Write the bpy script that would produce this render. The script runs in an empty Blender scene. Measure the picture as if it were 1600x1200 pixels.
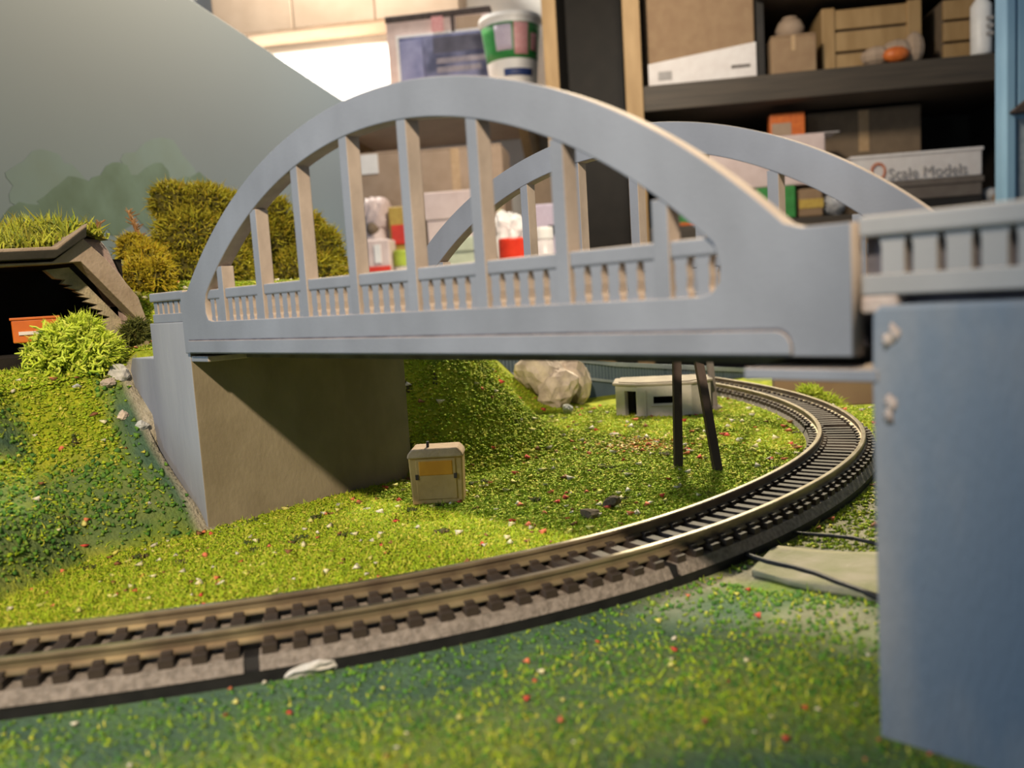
import bpy, bmesh, math, random
import numpy as np
from mathutils import Vector, Matrix
random.seed(7)
rng = np.random.default_rng(7)
SC = bpy.context.scene
COL = SC.collection

# ---------------------------------------------------------------- camera, world, lights, exposure
F, CX, CY = 1300.0, 800.0, 600.0
CAM = np.array([2.67212557, -1.38579085, 0.13645515])
R = np.array([[0.72680986, 0.68404812, -0.06185141],
              [0.02764411, -0.11911335, -0.99249575],
              [-0.68628218, 0.71964587, -0.10548266]])   # rows: right, down, forward
cd = bpy.data.cameras.new('camera')
cam = bpy.data.objects.new('camera', cd)
COL.objects.link(cam)
cd.sensor_width = 36.0
cd.lens = 36.0 * F / 1600.0
cd.clip_start, cd.clip_end = 0.01, 300
M = Matrix.Identity(4)
for i in range(3):
    M[i][0], M[i][1], M[i][2], M[i][3] = R[0][i], -R[1][i], -R[2][i], CAM[i]
cam.matrix_world = M
cd.dof.use_dof = True
cd.dof.focus_distance = 3.5
cd.dof.aperture_fstop = 1.5
SC.camera = cam

SC.view_settings.view_transform = 'Standard'
SC.view_settings.look = 'None'
SC.view_settings.gamma = 1.0
SC.view_settings.use_curve_mapping = False
SC.view_settings.exposure = 0.0

w = bpy.data.worlds.new('room_daylight')
SC.world = w
w.use_nodes = True
w.node_tree.nodes['Background'].inputs[0].default_value = (0.76, 0.88, 1.0, 1)
w.node_tree.nodes['Background'].inputs[1].default_value = 0.22

TH = math.radians(35.56)                       # the room stands turned against the bridge
E1 = np.array([math.cos(TH), math.sin(TH), 0.0])
E2 = np.array([-math.sin(TH), math.cos(TH), 0.0])


def room(r, d, z):
    return Vector(CAM[i] * (1 if i < 2 else 0) + r * E1[i] + d * E2[i] + (z if i == 2 else 0) for i in range(3))


def lamp(name, loc, target, size, power, color, shape='DISK'):
    l = bpy.data.lights.new(name, 'AREA')
    l.shape = shape
    l.size = size
    l.energy = power
    l.color = color
    o = bpy.data.objects.new(name, l)
    COL.objects.link(o)
    o.location = loc
    o.rotation_euler = (Vector(target) - Vector(loc)).to_track_quat('-Z', 'Y').to_euler()
    return o


def spot(name, loc, target, angle, blend, radius, power, color):
    l = bpy.data.lights.new(name, 'SPOT')
    l.spot_size = math.radians(angle)
    l.spot_blend = blend
    l.shadow_soft_size = radius
    l.energy = power
    l.color = color
    o = bpy.data.objects.new(name, l)
    COL.objects.link(o)
    o.location = loc
    o.rotation_euler = (Vector(target) - Vector(loc)).to_track_quat('-Z', 'Y').to_euler()
    return o


spot('desk_lamp_light', (3.35, -3.65, 3.72), (-0.3, 0.8, -0.2), 47, 0.55, 0.13, 2600, (1.0, 0.80, 0.56))
lamp('ceiling_lamp_light', room(0.5, 14, 8.6), room(0, 4, -0.5), 1.6, 3700, (1.0, 0.86, 0.60))
lamp('cool_front_fill', (-3.5, -8.5, 4.0), (0.8, 0, 0), 3.5, 600, (0.70, 0.85, 1.0), 'SQUARE')  # unseen area light added to fill the front faces with cool light
lamp('table_fill', room(0.0, 14.5, 9.0), room(-0.5, 22.5, 3.4), 1.5, 1150, (1.0, 0.86, 0.68))  # unseen area light added to brighten the things on table and bookcase
sl_ = lamp('wall_fill_low', room(-12.6, 30.75, 9.6), room(-12.6, 31.45, 7.9), 8.5, 900, (1.0, 0.94, 0.84), 'RECTANGLE')  # strip light added to whiten the wall below the cabinet
sl_.data.size_y = 0.3
lamp('wall_fill_high', room(-9.0, 28.6, 17.5), room(-9.5, 31.4, 9.5), 2.0, 4200, (1.0, 0.93, 0.82))  # unseen wash light added to whiten the wall around the cabinet

# ---------------------------------------------------------------- helpers


def tag(o, label=None, cat=None, group=None, kind=None):
    if label: o['label'] = label
    if cat: o['category'] = cat
    if group: o['group'] = group
    if kind: o['kind'] = kind
    return o


def empty(name, loc=(0, 0, 0), rz=0.0, label=None, cat=None, group=None):
    o = bpy.data.objects.new(name, None)
    COL.objects.link(o)
    o.location = loc
    o.rotation_euler = (0, 0, rz)
    o.empty_display_size = 0.05
    return tag(o, label, cat, group)


def link(name, me, parent=None, loc=(0, 0, 0), rz=0.0, bevel=0.0, smooth=False):
    o = bpy.data.objects.new(name, me)
    COL.objects.link(o)
    if parent is not None:
        o.parent = parent
    o.location = loc
    o.rotation_euler = (0, 0, rz)
    if smooth:
        for q in me.polygons: q.use_smooth = True
    if bevel:
        b = o.modifiers.new('bevel', 'BEVEL')
        b.width = bevel
        b.segments = 2
        b.limit_method = 'ANGLE'
    return o


def copy_tree(o, parent=None):
    c = o.copy()
    COL.objects.link(c)
    if parent is not None: c.parent = parent
    for ch in list(o.children): copy_tree(ch, c)
    return c


class MB:
    def __init__(self):
        self.v, self.f, self.m = [], [], []

    def add(self, vs, fs, mi=0):
        b = len(self.v)
        self.v += [tuple(map(float, q)) for q in vs]
        self.f += [tuple(b + i for i in q) for q in fs]
        self.m += [mi] * len(fs)
        return self

    def box(self, x0, x1, y0, y1, z0, z1, mi=0, rot=0.0, piv=None):
        vs = [(x, y, z) for z in (z0, z1) for y in (y0, y1) for x in (x0, x1)]
        if rot:
            px, py = piv or ((x0 + x1) / 2, (y0 + y1) / 2)
            c, s = math.cos(rot), math.sin(rot)
            vs = [(px + (x - px) * c - (y - py) * s, py + (x - px) * s + (y - py) * c, z) for x, y, z in vs]
        return self.add(vs, [(0, 2, 3, 1), (4, 5, 7, 6), (0, 1, 5, 4), (2, 6, 7, 3), (0, 4, 6, 2), (1, 3, 7, 5)], mi)

    def prism(self, loop, a0, a1, axis='y', mi=0):
        """a closed (u,v) loop extruded along an axis: y -> (u,a,v), x -> (a,u,v), z -> (u,v,a)"""
        def P(u, v, a):
            return (u, a, v) if axis == 'y' else (a, u, v) if axis == 'x' else (u, v, a)
        n = len(loop)
        vs = [P(u, v, a0) for u, v in loop] + [P(u, v, a1) for u, v in loop]
        fs = [tuple(range(n)), tuple(range(2 * n - 1, n - 1, -1))]
        fs += [(i, n + i, n + (i + 1) % n, (i + 1) % n) for i in range(n)]
        return self.add(vs, fs, mi)

    def lathe(self, prof, n=24, c=(0, 0), mi=0):
        vs, fs = [], []
        for r, z in prof:
            for k in range(n):
                a = 2 * math.pi * k / n
                vs.append((c[0] + r * math.cos(a), c[1] + r * math.sin(a), z))
        for i in range(len(prof) - 1):
            for k in range(n):
                k2 = (k + 1) % n
                fs.append((i * n + k, i * n + k2, (i + 1) * n + k2, (i + 1) * n + k))
        fs.append(tuple(range(n - 1, -1, -1)))
        fs.append(tuple((len(prof) - 1) * n + k for k in range(n)))
        return self.add(vs, fs, mi)

    def tube(self, pts, rad, n=6, mi=0):
        pts = [Vector(q) for q in pts]
        rs = rad if isinstance(rad, (list, tuple)) else [rad] * len(pts)
        vs, fs = [], []
        for i, q in enumerate(pts):
            t = (pts[min(i + 1, len(pts) - 1)] - pts[max(i - 1, 0)]).normalized()
            a = Vector((0, 0, 1)) if abs(t.z) < 0.9 else Vector((1, 0, 0))
            u = t.cross(a).normalized()
            v = t.cross(u)
            for k in range(n):
                an = 2 * math.pi * k / n
                vs.append(q + (u * math.cos(an) + v * math.sin(an)) * rs[i])
        for i in range(len(pts) - 1):
            for k in range(n):
                k2 = (k + 1) % n
                fs.append((i * n + k, i * n + k2, (i + 1) * n + k2, (i + 1) * n + k))
        fs.append(tuple(range(n - 1, -1, -1)))
        fs.append(tuple((len(pts) - 1) * n + k for k in range(n)))
        return self.add(vs, fs, mi)

    def mesh(self, name, mats):
        me = bpy.data.meshes.new(name)
        me.from_pydata(self.v, [], self.f)
        for q in (mats if isinstance(mats, (list, tuple)) else [mats]): me.materials.append(q)
        if any(self.m): me.polygons.foreach_set('material_index', self.m)
        bm = bmesh.new()
        bm.from_mesh(me)
        bmesh.ops.recalc_face_normals(bm, faces=bm.faces)
        bm.to_mesh(me)
        bm.free()
        me.update()
        return me

    def build(self, name, mats, parent=None, **k):
        return link(name, self.mesh(name, mats), parent, **k)


def np_mesh(name, co, faces, mat):
    """fast mesh from arrays: co (n,3), faces (m,3)"""
    me = bpy.data.meshes.new(name)
    me.vertices.add(len(co))
    me.vertices.foreach_set('co', np.ascontiguousarray(co, dtype=np.float32).ravel())
    m, k = faces.shape
    me.loops.add(m * k)
    me.loops.foreach_set('vertex_index', np.ascontiguousarray(faces, dtype=np.int32).ravel())
    me.polygons.add(m)
    me.polygons.foreach_set('loop_start', np.arange(0, m * k, k, dtype=np.int32))
    me.polygons.foreach_set('loop_total', np.full(m, k, dtype=np.int32))
    me.update(calc_edges=True)
    me.materials.append(mat)
    return me


def outline_mesh(name, loops, depth, mats, bevel=0.0):
    """flat outline with holes in the xz plane, extruded from y=0 to y=depth"""
    cu = bpy.data.curves.new(name, 'CURVE')
    cu.dimensions = '2D'
    cu.fill_mode = 'BOTH'
    cu.extrude = depth / 2 - bevel
    cu.bevel_depth = bevel
    cu.bevel_resolution = 1
    cu.offset = -bevel
    for lp in loops:
        s = cu.splines.new('POLY')
        s.points.add(len(lp) - 1)
        s.use_cyclic_u = True
        for i, (u, v) in enumerate(lp): s.points[i].co = (u, v, 0, 1)
    o = bpy.data.objects.new(name + '_tmp', cu)
    COL.objects.link(o)
    dg = bpy.context.evaluated_depsgraph_get()
    me = bpy.data.meshes.new_from_object(o.evaluated_get(dg))
    bpy.data.objects.remove(o)
    bpy.data.curves.remove(cu)
    me.name = name
    for q in me.vertices:
        x, y, z = q.co
        q.co = (x, depth / 2 - z, y)
    me.flip_normals() if False else None
    bm = bmesh.new()
    bm.from_mesh(me)
    bmesh.ops.remove_doubles(bm, verts=bm.verts, dist=1e-5)
    bmesh.ops.recalc_face_normals(bm, faces=bm.faces)
    bm.to_mesh(me)
    bm.free()
    me.materials.clear()
    for q in mats: me.materials.append(q)
    return me


# ---------------------------------------------------------------- materials


def mat(name, c1, c2=None, scale=6.0, rough=0.75, bump=0.0, bscale=None, stretch=(1, 1, 1), metal=0.0, lo=0.35, hi=0.65,
        detail=6.0, alpha=1.0, trans=0.0, spec=0.4):
    m = bpy.data.materials.new(name)
    m.use_nodes = True
    N, L = m.node_tree.nodes, m.node_tree.links
    b = N['Principled BSDF']
    b.inputs['Roughness'].default_value = rough
    b.inputs['Metallic'].default_value = metal
    b.inputs['Specular IOR Level'].default_value = spec
    b.inputs['Alpha'].default_value = alpha
    b.inputs['Transmission Weight'].default_value = trans
    tc = N.new('ShaderNodeTexCoord')
    mp = N.new('ShaderNodeMapping')
    mp.inputs['Scale'].default_value = stretch
    L.new(tc.outputs['Object'], mp.inputs['Vector'])
    nz = N.new('ShaderNodeTexNoise')
    nz.inputs['Scale'].default_value = scale
    nz.inputs['Detail'].default_value = detail
    L.new(mp.outputs['Vector'], nz.inputs['Vector'])
    rp = N.new('ShaderNodeValToRGB')
    rp.color_ramp.elements[0].position = lo
    rp.color_ramp.elements[1].position = hi
    c2 = c2 or tuple(x * 0.85 for x in c1)
    rp.color_ramp.elements[0].color = (*c2, 1)
    rp.color_ramp.elements[1].color = (*c1, 1)
    L.new(nz.outputs['Fac'], rp.inputs['Fac'])
    L.new(rp.outputs['Color'], b.inputs['Base Color'])
    if bump:
        n2 = N.new('ShaderNodeTexNoise')
        n2.inputs['Scale'].default_value = bscale or scale * 6
        n2.inputs['Detail'].default_value = 5
        L.new(mp.outputs['Vector'], n2.inputs['Vector'])
        bp = N.new('ShaderNodeBump')
        bp.inputs['Strength'].default_value = bump
        bp.inputs['Distance'].default_value = 0.01
        L.new(n2.outputs['Fac'], bp.inputs['Height'])
        L.new(bp.outputs['Normal'], b.inputs['Normal'])
    return m


def island_mat(name, cols, rough=0.85, const=False):
    """every loose piece of the mesh takes its own colour from the list"""
    m = bpy.data.materials.new(name)
    m.use_nodes = True
    N, L = m.node_tree.nodes, m.node_tree.links
    b = N['Principled BSDF']
    b.inputs['Roughness'].default_value = rough
    b.inputs['Specular IOR Level'].default_value = 0.2
    g = N.new('ShaderNodeNewGeometry')
    rp = N.new('ShaderNodeValToRGB')
    cr = rp.color_ramp
    cr.interpolation = 'CONSTANT' if const else 'LINEAR'
    n = len(cols)
    while len(cr.elements) < n: cr.elements.new(0.5)
    for i, c in enumerate(cols):
        cr.elements[i].position = i / n if const else i / (n - 1)
        cr.elements[i].color = (*c, 1)
    L.new(g.outputs['Random Per Island'], rp.inputs['Fac'])
    L.new(rp.outputs['Color'], b.inputs['Base Color'])
    return m


def two_side_concrete(name, front, side):
    """blue grey on the long faces (those along the bridge), beige on all others"""
    m = bpy.data.materials.new(name)
    m.use_nodes = True
    N, L = m.node_tree.nodes, m.node_tree.links
    b = N['Principled BSDF']
    b.inputs['Roughness'].default_value = 0.8
    b.inputs['Specular IOR Level'].default_value = 0.25
    tc = N.new('ShaderNodeTexCoord')
    ge = N.new('ShaderNodeNewGeometry')
    sp = N.new('ShaderNodeSeparateXYZ')
    L.new(ge.outputs['Normal'], sp.inputs['Vector'])
    ab = N.new('ShaderNodeMath'); ab.operation = 'ABSOLUTE'
    L.new(sp.outputs['Y'], ab.inputs[0])
    th = N.new('ShaderNodeMapRange')
    th.inputs['From Min'].default_value = 0.45
    th.inputs['From Max'].default_value = 0.75
    L.new(ab.outputs[0], th.inputs['Value'])

    def noisy(c, sc, amt, st):
        mp = N.new('ShaderNodeMapping'); mp.inputs['Scale'].default_value = st
        L.new(tc.outputs['Object'], mp.inputs['Vector'])
        nz = N.new('ShaderNodeTexNoise'); nz.inputs['Scale'].default_value = sc; nz.inputs['Detail'].default_value = 7
        L.new(mp.outputs['Vector'], nz.inputs['Vector'])
        rp = N.new('ShaderNodeValToRGB')
        rp.color_ramp.elements[0].position, rp.color_ramp.elements[1].position = 0.3, 0.7
        rp.color_ramp.elements[0].color = (*[q * (1 - amt) for q in c], 1)
        rp.color_ramp.elements[1].color = (*c, 1)
        L.new(nz.outputs['Fac'], rp.inputs['Fac'])
        return rp, nz
    f, nf = noisy(front, 5, 0.22, (1, 1, 0.6))
    s, ns = noisy(side, 14, 0.3, (1, 1, 0.5))
    mx = N.new('ShaderNodeMix'); mx.data_type = 'RGBA'
    L.new(th.outputs[0], mx.inputs['Factor'])
    L.new(s.outputs['Color'], mx.inputs['A'])
    L.new(f.outputs['Color'], mx.inputs['B'])
    L.new(mx.outputs['Result'], b.inputs['Base Color'])
    n2 = N.new('ShaderNodeTexNoise'); n2.inputs['Scale'].default_value = 90
    L.new(tc.outputs['Object'], n2.inputs['Vector'])
    bp = N.new('ShaderNodeBump'); bp.inputs['Strength'].default_value = 0.15; bp.inputs['Distance'].default_value = 0.004
    L.new(n2.outputs['Fac'], bp.inputs['Height'])
    L.new(bp.outputs['Normal'], b.inputs['Normal'])
    return m


MAT = {}
MAT['bridge'] = two_side_concrete('bridge_grey_paint', (0.175, 0.20, 0.25), (0.46, 0.39, 0.34))
MAT['parapet'] = two_side_concrete('parapet_lightened_grey', (0.27, 0.285, 0.31), (0.40, 0.36, 0.33))  # paint lightened to make up for the spot's falloff on the right parapet
MAT['pier'] = mat('pier_blue_grey', (0.23, 0.24, 0.26), (0.125, 0.165, 0.225), 3.2, 0.85, 0.3, 60, (1.6, 1, 0.5), lo=0.36, hi=0.64, detail=9)
MAT['pier_wing'] = mat('pier_wing_grey', (0.225, 0.245, 0.29), (0.165, 0.18, 0.23), 5.0, 0.85, 0.2, 60, (1, 1, 0.15))
MAT['pier_inner'] = mat('pier_beige', (0.24, 0.205, 0.145), (0.185, 0.155, 0.105), 7.0, 0.85, 0.2, 60, (1, 1, 0.6))
MAT['groove'] = mat('dark_deck_and_shade', (0.10, 0.10, 0.13), (0.05, 0.05, 0.07), 20)  # dark deck and road tone, also painting shade behind balusters and over the band
MAT['chip'] = mat('plaster_chip', (0.40, 0.36, 0.34), (0.30, 0.25, 0.24), 14, 0.9, 0.4)
MAT['rail'] = mat('rail_nickel', (0.30, 0.25, 0.16), (0.17, 0.13, 0.09), 9, 0.42, metal=0.55)
MAT['railtop'] = mat('rail_head_bright', (0.62, 0.58, 0.48), (0.45, 0.40, 0.30), 12, 0.28, metal=0.9)
MAT['tie'] = mat('sleeper_dark_brown', (0.045, 0.033, 0.026), (0.025, 0.018, 0.014), 25, 0.7)
MAT['ballast'] = mat('ballast_grey', (0.22, 0.195, 0.18), (0.125, 0.11, 0.10), 60, 0.9, 0.6, 120)
MAT['black'] = mat('black_plastic', (0.012, 0.012, 0.014), (0.006, 0.006, 0.008), 20, 0.6)
MAT['wood_dark'] = mat('dark_stained_wood', (0.055, 0.038, 0.032), (0.03, 0.02, 0.018), 12, 0.7, 0.2, 60, (1, 1, 0.1))
MAT['wood_grey'] = mat('weathered_grey_wood', (0.20, 0.18, 0.17), (0.13, 0.11, 0.10), 12, 0.8, 0.2, 60, (1, 1, 0.1))
MAT['wood_pine'] = mat('pine_wood', (0.40, 0.26, 0.12), (0.32, 0.20, 0.085), 4, 0.6, 0.05, 30, (1, 6, 0.2))
MAT['wood_shelf'] = mat('dark_shelf_board', (0.075, 0.058, 0.042), (0.05, 0.04, 0.03), 3, 0.6, 0, None, (0.2, 1, 4))
MAT['wood_floor'] = mat('brown_floor', (0.22, 0.13, 0.07), (0.16, 0.09, 0.05), 1.5, 0.6, 0, None, (0.2, 2, 1))
MAT['case_dark'] = mat('bookcase_dark_back', (0.022, 0.018, 0.015), (0.014, 0.012, 0.01), 2, 0.6)
MAT['wall'] = mat('white_wall_paint', (0.85, 0.82, 0.76), (0.80, 0.77, 0.71), 1.2, 0.9)
MAT['beige'] = mat('beige_veneer', (0.62, 0.47, 0.34), (0.54, 0.40, 0.28), 1.0, 0.7)
MAT['card'] = mat('cardboard_brown', (0.30, 0.20, 0.115), (0.26, 0.165, 0.095), 3.5, 0.85)
MAT['card_pale'] = mat('cardboard_pale', (0.38, 0.28, 0.205), (0.33, 0.24, 0.17), 3.0, 0.85)
MAT['card_grey'] = mat('cardboard_grey', (0.16, 0.135, 0.115), (0.13, 0.105, 0.09), 3.0, 0.85)
MAT['card_dull'] = mat('cardboard_dull_brown', (0.20, 0.145, 0.095), (0.165, 0.12, 0.08), 3.0, 0.85)
MAT['tape'] = mat('packing_tape', (0.48, 0.33, 0.19), (0.42, 0.28, 0.15), 6, 0.35)
MAT['white'] = mat('white_card', (0.72, 0.68, 0.66), (0.66, 0.61, 0.59), 4, 0.7)
MAT['pinkwhite'] = mat('pinkish_white_plastic', (0.68, 0.55, 0.52), (0.60, 0.47, 0.44), 3, 0.5)
MAT['white_plastic'] = mat('white_plastic', (0.82, 0.80, 0.78), (0.75, 0.73, 0.71), 3, 0.4)
MAT['clear'] = mat('clear_plastic', (0.85, 0.82, 0.80), (0.75, 0.72, 0.70), 4, 0.25, alpha=0.45)
MAT['bag'] = mat('cloudy_bag_plastic', (0.62, 0.62, 0.62), (0.45, 0.45, 0.47), 5, 0.35, alpha=0.8)
MAT['red'] = mat('red_plastic', (0.72, 0.045, 0.015), (0.60, 0.03, 0.01), 5, 0.4)
MAT['orange'] = mat('orange_plastic', (0.62, 0.16, 0.03), (0.50, 0.11, 0.02), 8, 0.45)
MAT['yellow'] = mat('ochre_plastic', (0.55, 0.38, 0.08), (0.45, 0.29, 0.06), 8, 0.5)
MAT['green'] = mat('green_card', (0.05, 0.27, 0.06), (0.04, 0.21, 0.045), 5, 0.5)
MAT['green_pale'] = mat('pale_green_tin', (0.48, 0.52, 0.38), (0.42, 0.45, 0.33), 5, 0.6)
MAT['lime'] = mat('lime_plastic', (0.42, 0.52, 0.06), (0.34, 0.42, 0.04), 5, 0.5)
MAT['navy'] = mat('navy_print', (0.02, 0.045, 0.17), (0.015, 0.03, 0.12), 8, 0.5)
MAT['label_green'] = mat('label_green', (0.03, 0.24, 0.05), (0.02, 0.19, 0.04), 8, 0.45)
MAT['label_pink'] = mat('label_pink', (0.66, 0.36, 0.36), (0.60, 0.26, 0.27), 14, 0.5)
MAT['label_lilac'] = mat('label_lilac', (0.55, 0.48, 0.58), (0.48, 0.41, 0.51), 14, 0.5)
MAT['blue_panel'] = mat('light_blue_panel', (0.19, 0.33, 0.47), (0.165, 0.295, 0.43), 1.5, 0.6)
MAT['wagon'] = mat('orange_wagon', (0.60, 0.15, 0.015), (0.50, 0.11, 0.01), 9, 0.45)
MAT['grey_print'] = mat('grey_print', (0.36, 0.34, 0.33), (0.32, 0.30, 0.29), 9, 0.7)
MAT['orange_print'] = mat('orange_print', (0.60, 0.20, 0.09), (0.52, 0.16, 0.07), 9, 0.7)
MAT['bunker'] = mat('bunker_concrete', (0.52, 0.47, 0.42), (0.38, 0.36, 0.35), 6, 0.9, 0.3, 50)
MAT['bunker_roof'] = mat('bunker_roof_tan', (0.34, 0.30, 0.24), (0.25, 0.22, 0.18), 8, 0.9, 0.3, 50)
MAT['far_wall'] = mat('far_wall_blue_grey', (0.075, 0.11, 0.15), (0.055, 0.085, 0.12), 6, 0.8)
MAT['far_cap'] = mat('far_wall_cap', (0.24, 0.28, 0.32), (0.18, 0.22, 0.26), 8, 0.8)
MAT['rock'] = mat('rock_tan', (0.58, 0.49, 0.41), (0.34, 0.28, 0.24), 9, 0.95, 0.9, 24)
MAT['stone_brown'] = mat('stone_dull_brown', (0.16, 0.11, 0.07), (0.07, 0.055, 0.035), 14, 0.95, 0.8, 40)
MAT['rock_white'] = mat('white_plaster', (0.50, 0.49, 0.48), (0.34, 0.35, 0.35), 9, 0.8, 0.3)
MAT['portal'] = mat('portal_brown', (0.34, 0.27, 0.21), (0.25, 0.19, 0.14), 9, 0.9, 0.4, 60)
MAT['portal_dark'] = mat('portal_edge_dark', (0.028, 0.026, 0.018), (0.016, 0.015, 0.011), 9, 0.9, 0.3)
MAT['portal_pink'] = mat('portal_rib_pinkish', (0.33, 0.25, 0.23), (0.25, 0.18, 0.16), 12, 0.9, 0.5)
MAT['inner_shade'] = mat('inner_shade_black', (0.016, 0.013, 0.010), (0.009, 0.007, 0.006), 9, 0.95, 0.5, 20)  # near-black colour paints the shade inside tunnel and bunker
MAT['plaster'] = mat('torn_plaster', (0.44, 0.37, 0.26), (0.24, 0.22, 0.16), 18, 0.95, 0.5)
MAT['cabinet'] = mat('cabinet_tan', (0.50, 0.33, 0.13), (0.40, 0.255, 0.095), 9, 0.8, 0.2)
MAT['cabinet_panel'] = mat('cabinet_amber', (0.66, 0.30, 0.025), (0.52, 0.22, 0.015), 9, 0.6)
MAT['path'] = mat('path_grey_beige', (0.36, 0.32, 0.24), (0.25, 0.25, 0.14), 9, 0.95, 0.4, 70)
MAT['twig'] = mat('rusty_twig', (0.30, 0.16, 0.06), (0.20, 0.10, 0.04), 20, 0.9)
MAT['moss_core'] = mat('moss_core', (0.10, 0.09, 0.015), (0.05, 0.045, 0.01), 10, 0.95)
MAT['moss'] = island_mat('moss_blades', [(0.08, 0.075, 0.01), (0.32, 0.27, 0.02), (0.46, 0.42, 0.04), (0.26, 0.27, 0.025), (0.40, 0.28, 0.03)])
MAT['moss_yellow'] = island_mat('moss_yellow_blades', [(0.20, 0.15, 0.012), (0.46, 0.38, 0.03), (0.36, 0.32, 0.02), (0.42, 0.26, 0.02)])
MAT['moss_dark'] = island_mat('moss_dark_blades', [(0.03, 0.04, 0.01), (0.09, 0.10, 0.02), (0.14, 0.15, 0.03)])
MAT['lichen'] = island_mat('lichen_sprigs', [(0.30, 0.42, 0.03), (0.46, 0.56, 0.07), (0.40, 0.50, 0.03), (0.52, 0.55, 0.10)])
MAT['turf'] = island_mat('turf_flock', [(0.14, 0.22, 0.010), (0.24, 0.36, 0.018), (0.34, 0.44, 0.022), (0.20, 0.32, 0.012), (0.52, 0.47, 0.08), (0.30, 0.38, 0.018), (0.19, 0.23, 0.012)])
MAT['turf_cool'] = island_mat('turf_cool_flock', [(0.035, 0.11, 0.02), (0.06, 0.17, 0.022), (0.12, 0.24, 0.025), (0.045, 0.13, 0.035), (0.19, 0.27, 0.035), (0.06, 0.17, 0.03)])
MAT['fleck'] = island_mat('flecks', [(0.50, 0.07, 0.05), (0.62, 0.58, 0.48), (0.55, 0.52, 0.12), (0.55, 0.16, 0.08), (0.52, 0.50, 0.16), (0.20, 0.09, 0.04), (0.60, 0.56, 0.36), (0.50, 0.47, 0.38)], const=True)
MAT['clump'] = island_mat('dark_clumps', [(0.03, 0.06, 0.012), (0.06, 0.08, 0.02), (0.08, 0.05, 0.03), (0.03, 0.05, 0.02)])


def terrain_mat():
    m = bpy.data.materials.new('scenery_ground')
    m.use_nodes = True
    N, L = m.node_tree.nodes, m.node_tree.links
    b = N['Principled BSDF']
    b.inputs['Roughness'].default_value = 0.92
    b.inputs['Specular IOR Level'].default_value = 0.2
    tc = N.new('ShaderNodeTexCoord')

    def ramp(sc, stops, det=6):
        nz = N.new('ShaderNodeTexNoise'); nz.inputs['Scale'].default_value = sc; nz.inputs['Detail'].default_value = det
        nz.inputs['Roughness'].default_value = 0.65
        L.new(tc.outputs['Object'], nz.inputs['Vector'])
        rp = N.new('ShaderNodeValToRGB')
        cr = rp.color_ramp
        while len(cr.elements) < len(stops): cr.elements.new(0.5)
        for e, (p, c) in zip(cr.elements, stops): e.position = p; e.color = (*c, 1)
        L.new(nz.outputs['Fac'], rp.inputs['Fac'])
        return rp
    lawn = ramp(9, [(0.30, (0.10, 0.15, 0.012)), (0.45, (0.20, 0.25, 0.013)), (0.58, (0.30, 0.33, 0.018)), (0.72, (0.36, 0.35, 0.02))], 9)
    teal = ramp(5, [(0.30, (0.036, 0.075, 0.052)), (0.5, (0.060, 0.112, 0.070)), (0.62, (0.072, 0.14, 0.05)), (0.75, (0.11, 0.18, 0.035))], 9)
    bare = ramp(12, [(0.3, (0.22, 0.20, 0.14)), (0.7, (0.38, 0.35, 0.29))], 9)

    def att(name):
        a = N.new('ShaderNodeAttribute'); a.attribute_name = name
        return a
    m1 = N.new('ShaderNodeMix'); m1.data_type = 'RGBA'
    L.new(att('painted').outputs['Fac'], m1.inputs['Factor']); L.new(lawn.outputs['Color'], m1.inputs['A']); L.new(teal.outputs['Color'], m1.inputs['B'])
    m2 = N.new('ShaderNodeMix'); m2.data_type = 'RGBA'
    L.new(att('bare').outputs['Fac'], m2.inputs['Factor']); L.new(m1.outputs['Result'], m2.inputs['A']); L.new(bare.outputs['Color'], m2.inputs['B'])
    L.new(m2.outputs['Result'], b.inputs['Base Color'])
    n2 = N.new('ShaderNodeTexNoise'); n2.inputs['Scale'].default_value = 70; n2.inputs['Detail'].default_value = 8
    L.new(tc.outputs['Object'], n2.inputs['Vector'])
    bp = N.new('ShaderNodeBump'); bp.inputs['Strength'].default_value = 0.7; bp.inputs['Distance'].default_value = 0.02
    L.new(n2.outputs['Fac'], bp.inputs['Height'])
    L.new(bp.outputs['Normal'], b.inputs['Normal'])
    return m


MAT['terrain'] = terrain_mat()


def sky_board_mat():
    m = bpy.data.materials.new('painted_sky')
    m.use_nodes = True
    N, L = m.node_tree.nodes, m.node_tree.links
    b = N['Principled BSDF']
    b.inputs['Roughness'].default_value = 0.7
    tc = N.new('ShaderNodeTexCoord')
    sp = N.new('ShaderNodeSeparateXYZ')
    L.new(tc.outputs['Object'], sp.inputs['Vector'])
    nz = N.new('ShaderNodeTexNoise'); nz.inputs['Scale'].default_value = 0.9; nz.inputs['Detail'].default_value = 5
    L.new(tc.outputs['Object'], nz.inputs['Vector'])
    ad = N.new('ShaderNodeMath'); ad.operation = 'MULTIPLY_ADD'; ad.inputs[1].default_value = 0.9
    L.new(nz.outputs['Fac'], ad.inputs[0]); L.new(sp.outputs['Z'], ad.inputs[2])
    rp = N.new('ShaderNodeValToRGB')
    cr = rp.color_ramp
    cr.elements.new(0.5)
    for e, (p, c) in zip(cr.elements, [(0.0, (0.080, 0.128, 0.155)), (0.55, (0.074, 0.105, 0.140)), (1.0, (0.060, 0.080, 0.112))]):  # paint darkened with height to even out the lamps' light on the board
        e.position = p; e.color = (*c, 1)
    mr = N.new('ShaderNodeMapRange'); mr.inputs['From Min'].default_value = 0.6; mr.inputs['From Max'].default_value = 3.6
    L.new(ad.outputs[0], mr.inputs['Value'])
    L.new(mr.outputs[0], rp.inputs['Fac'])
    L.new(rp.outputs['Color'], b.inputs['Base Color'])
    return m


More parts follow.
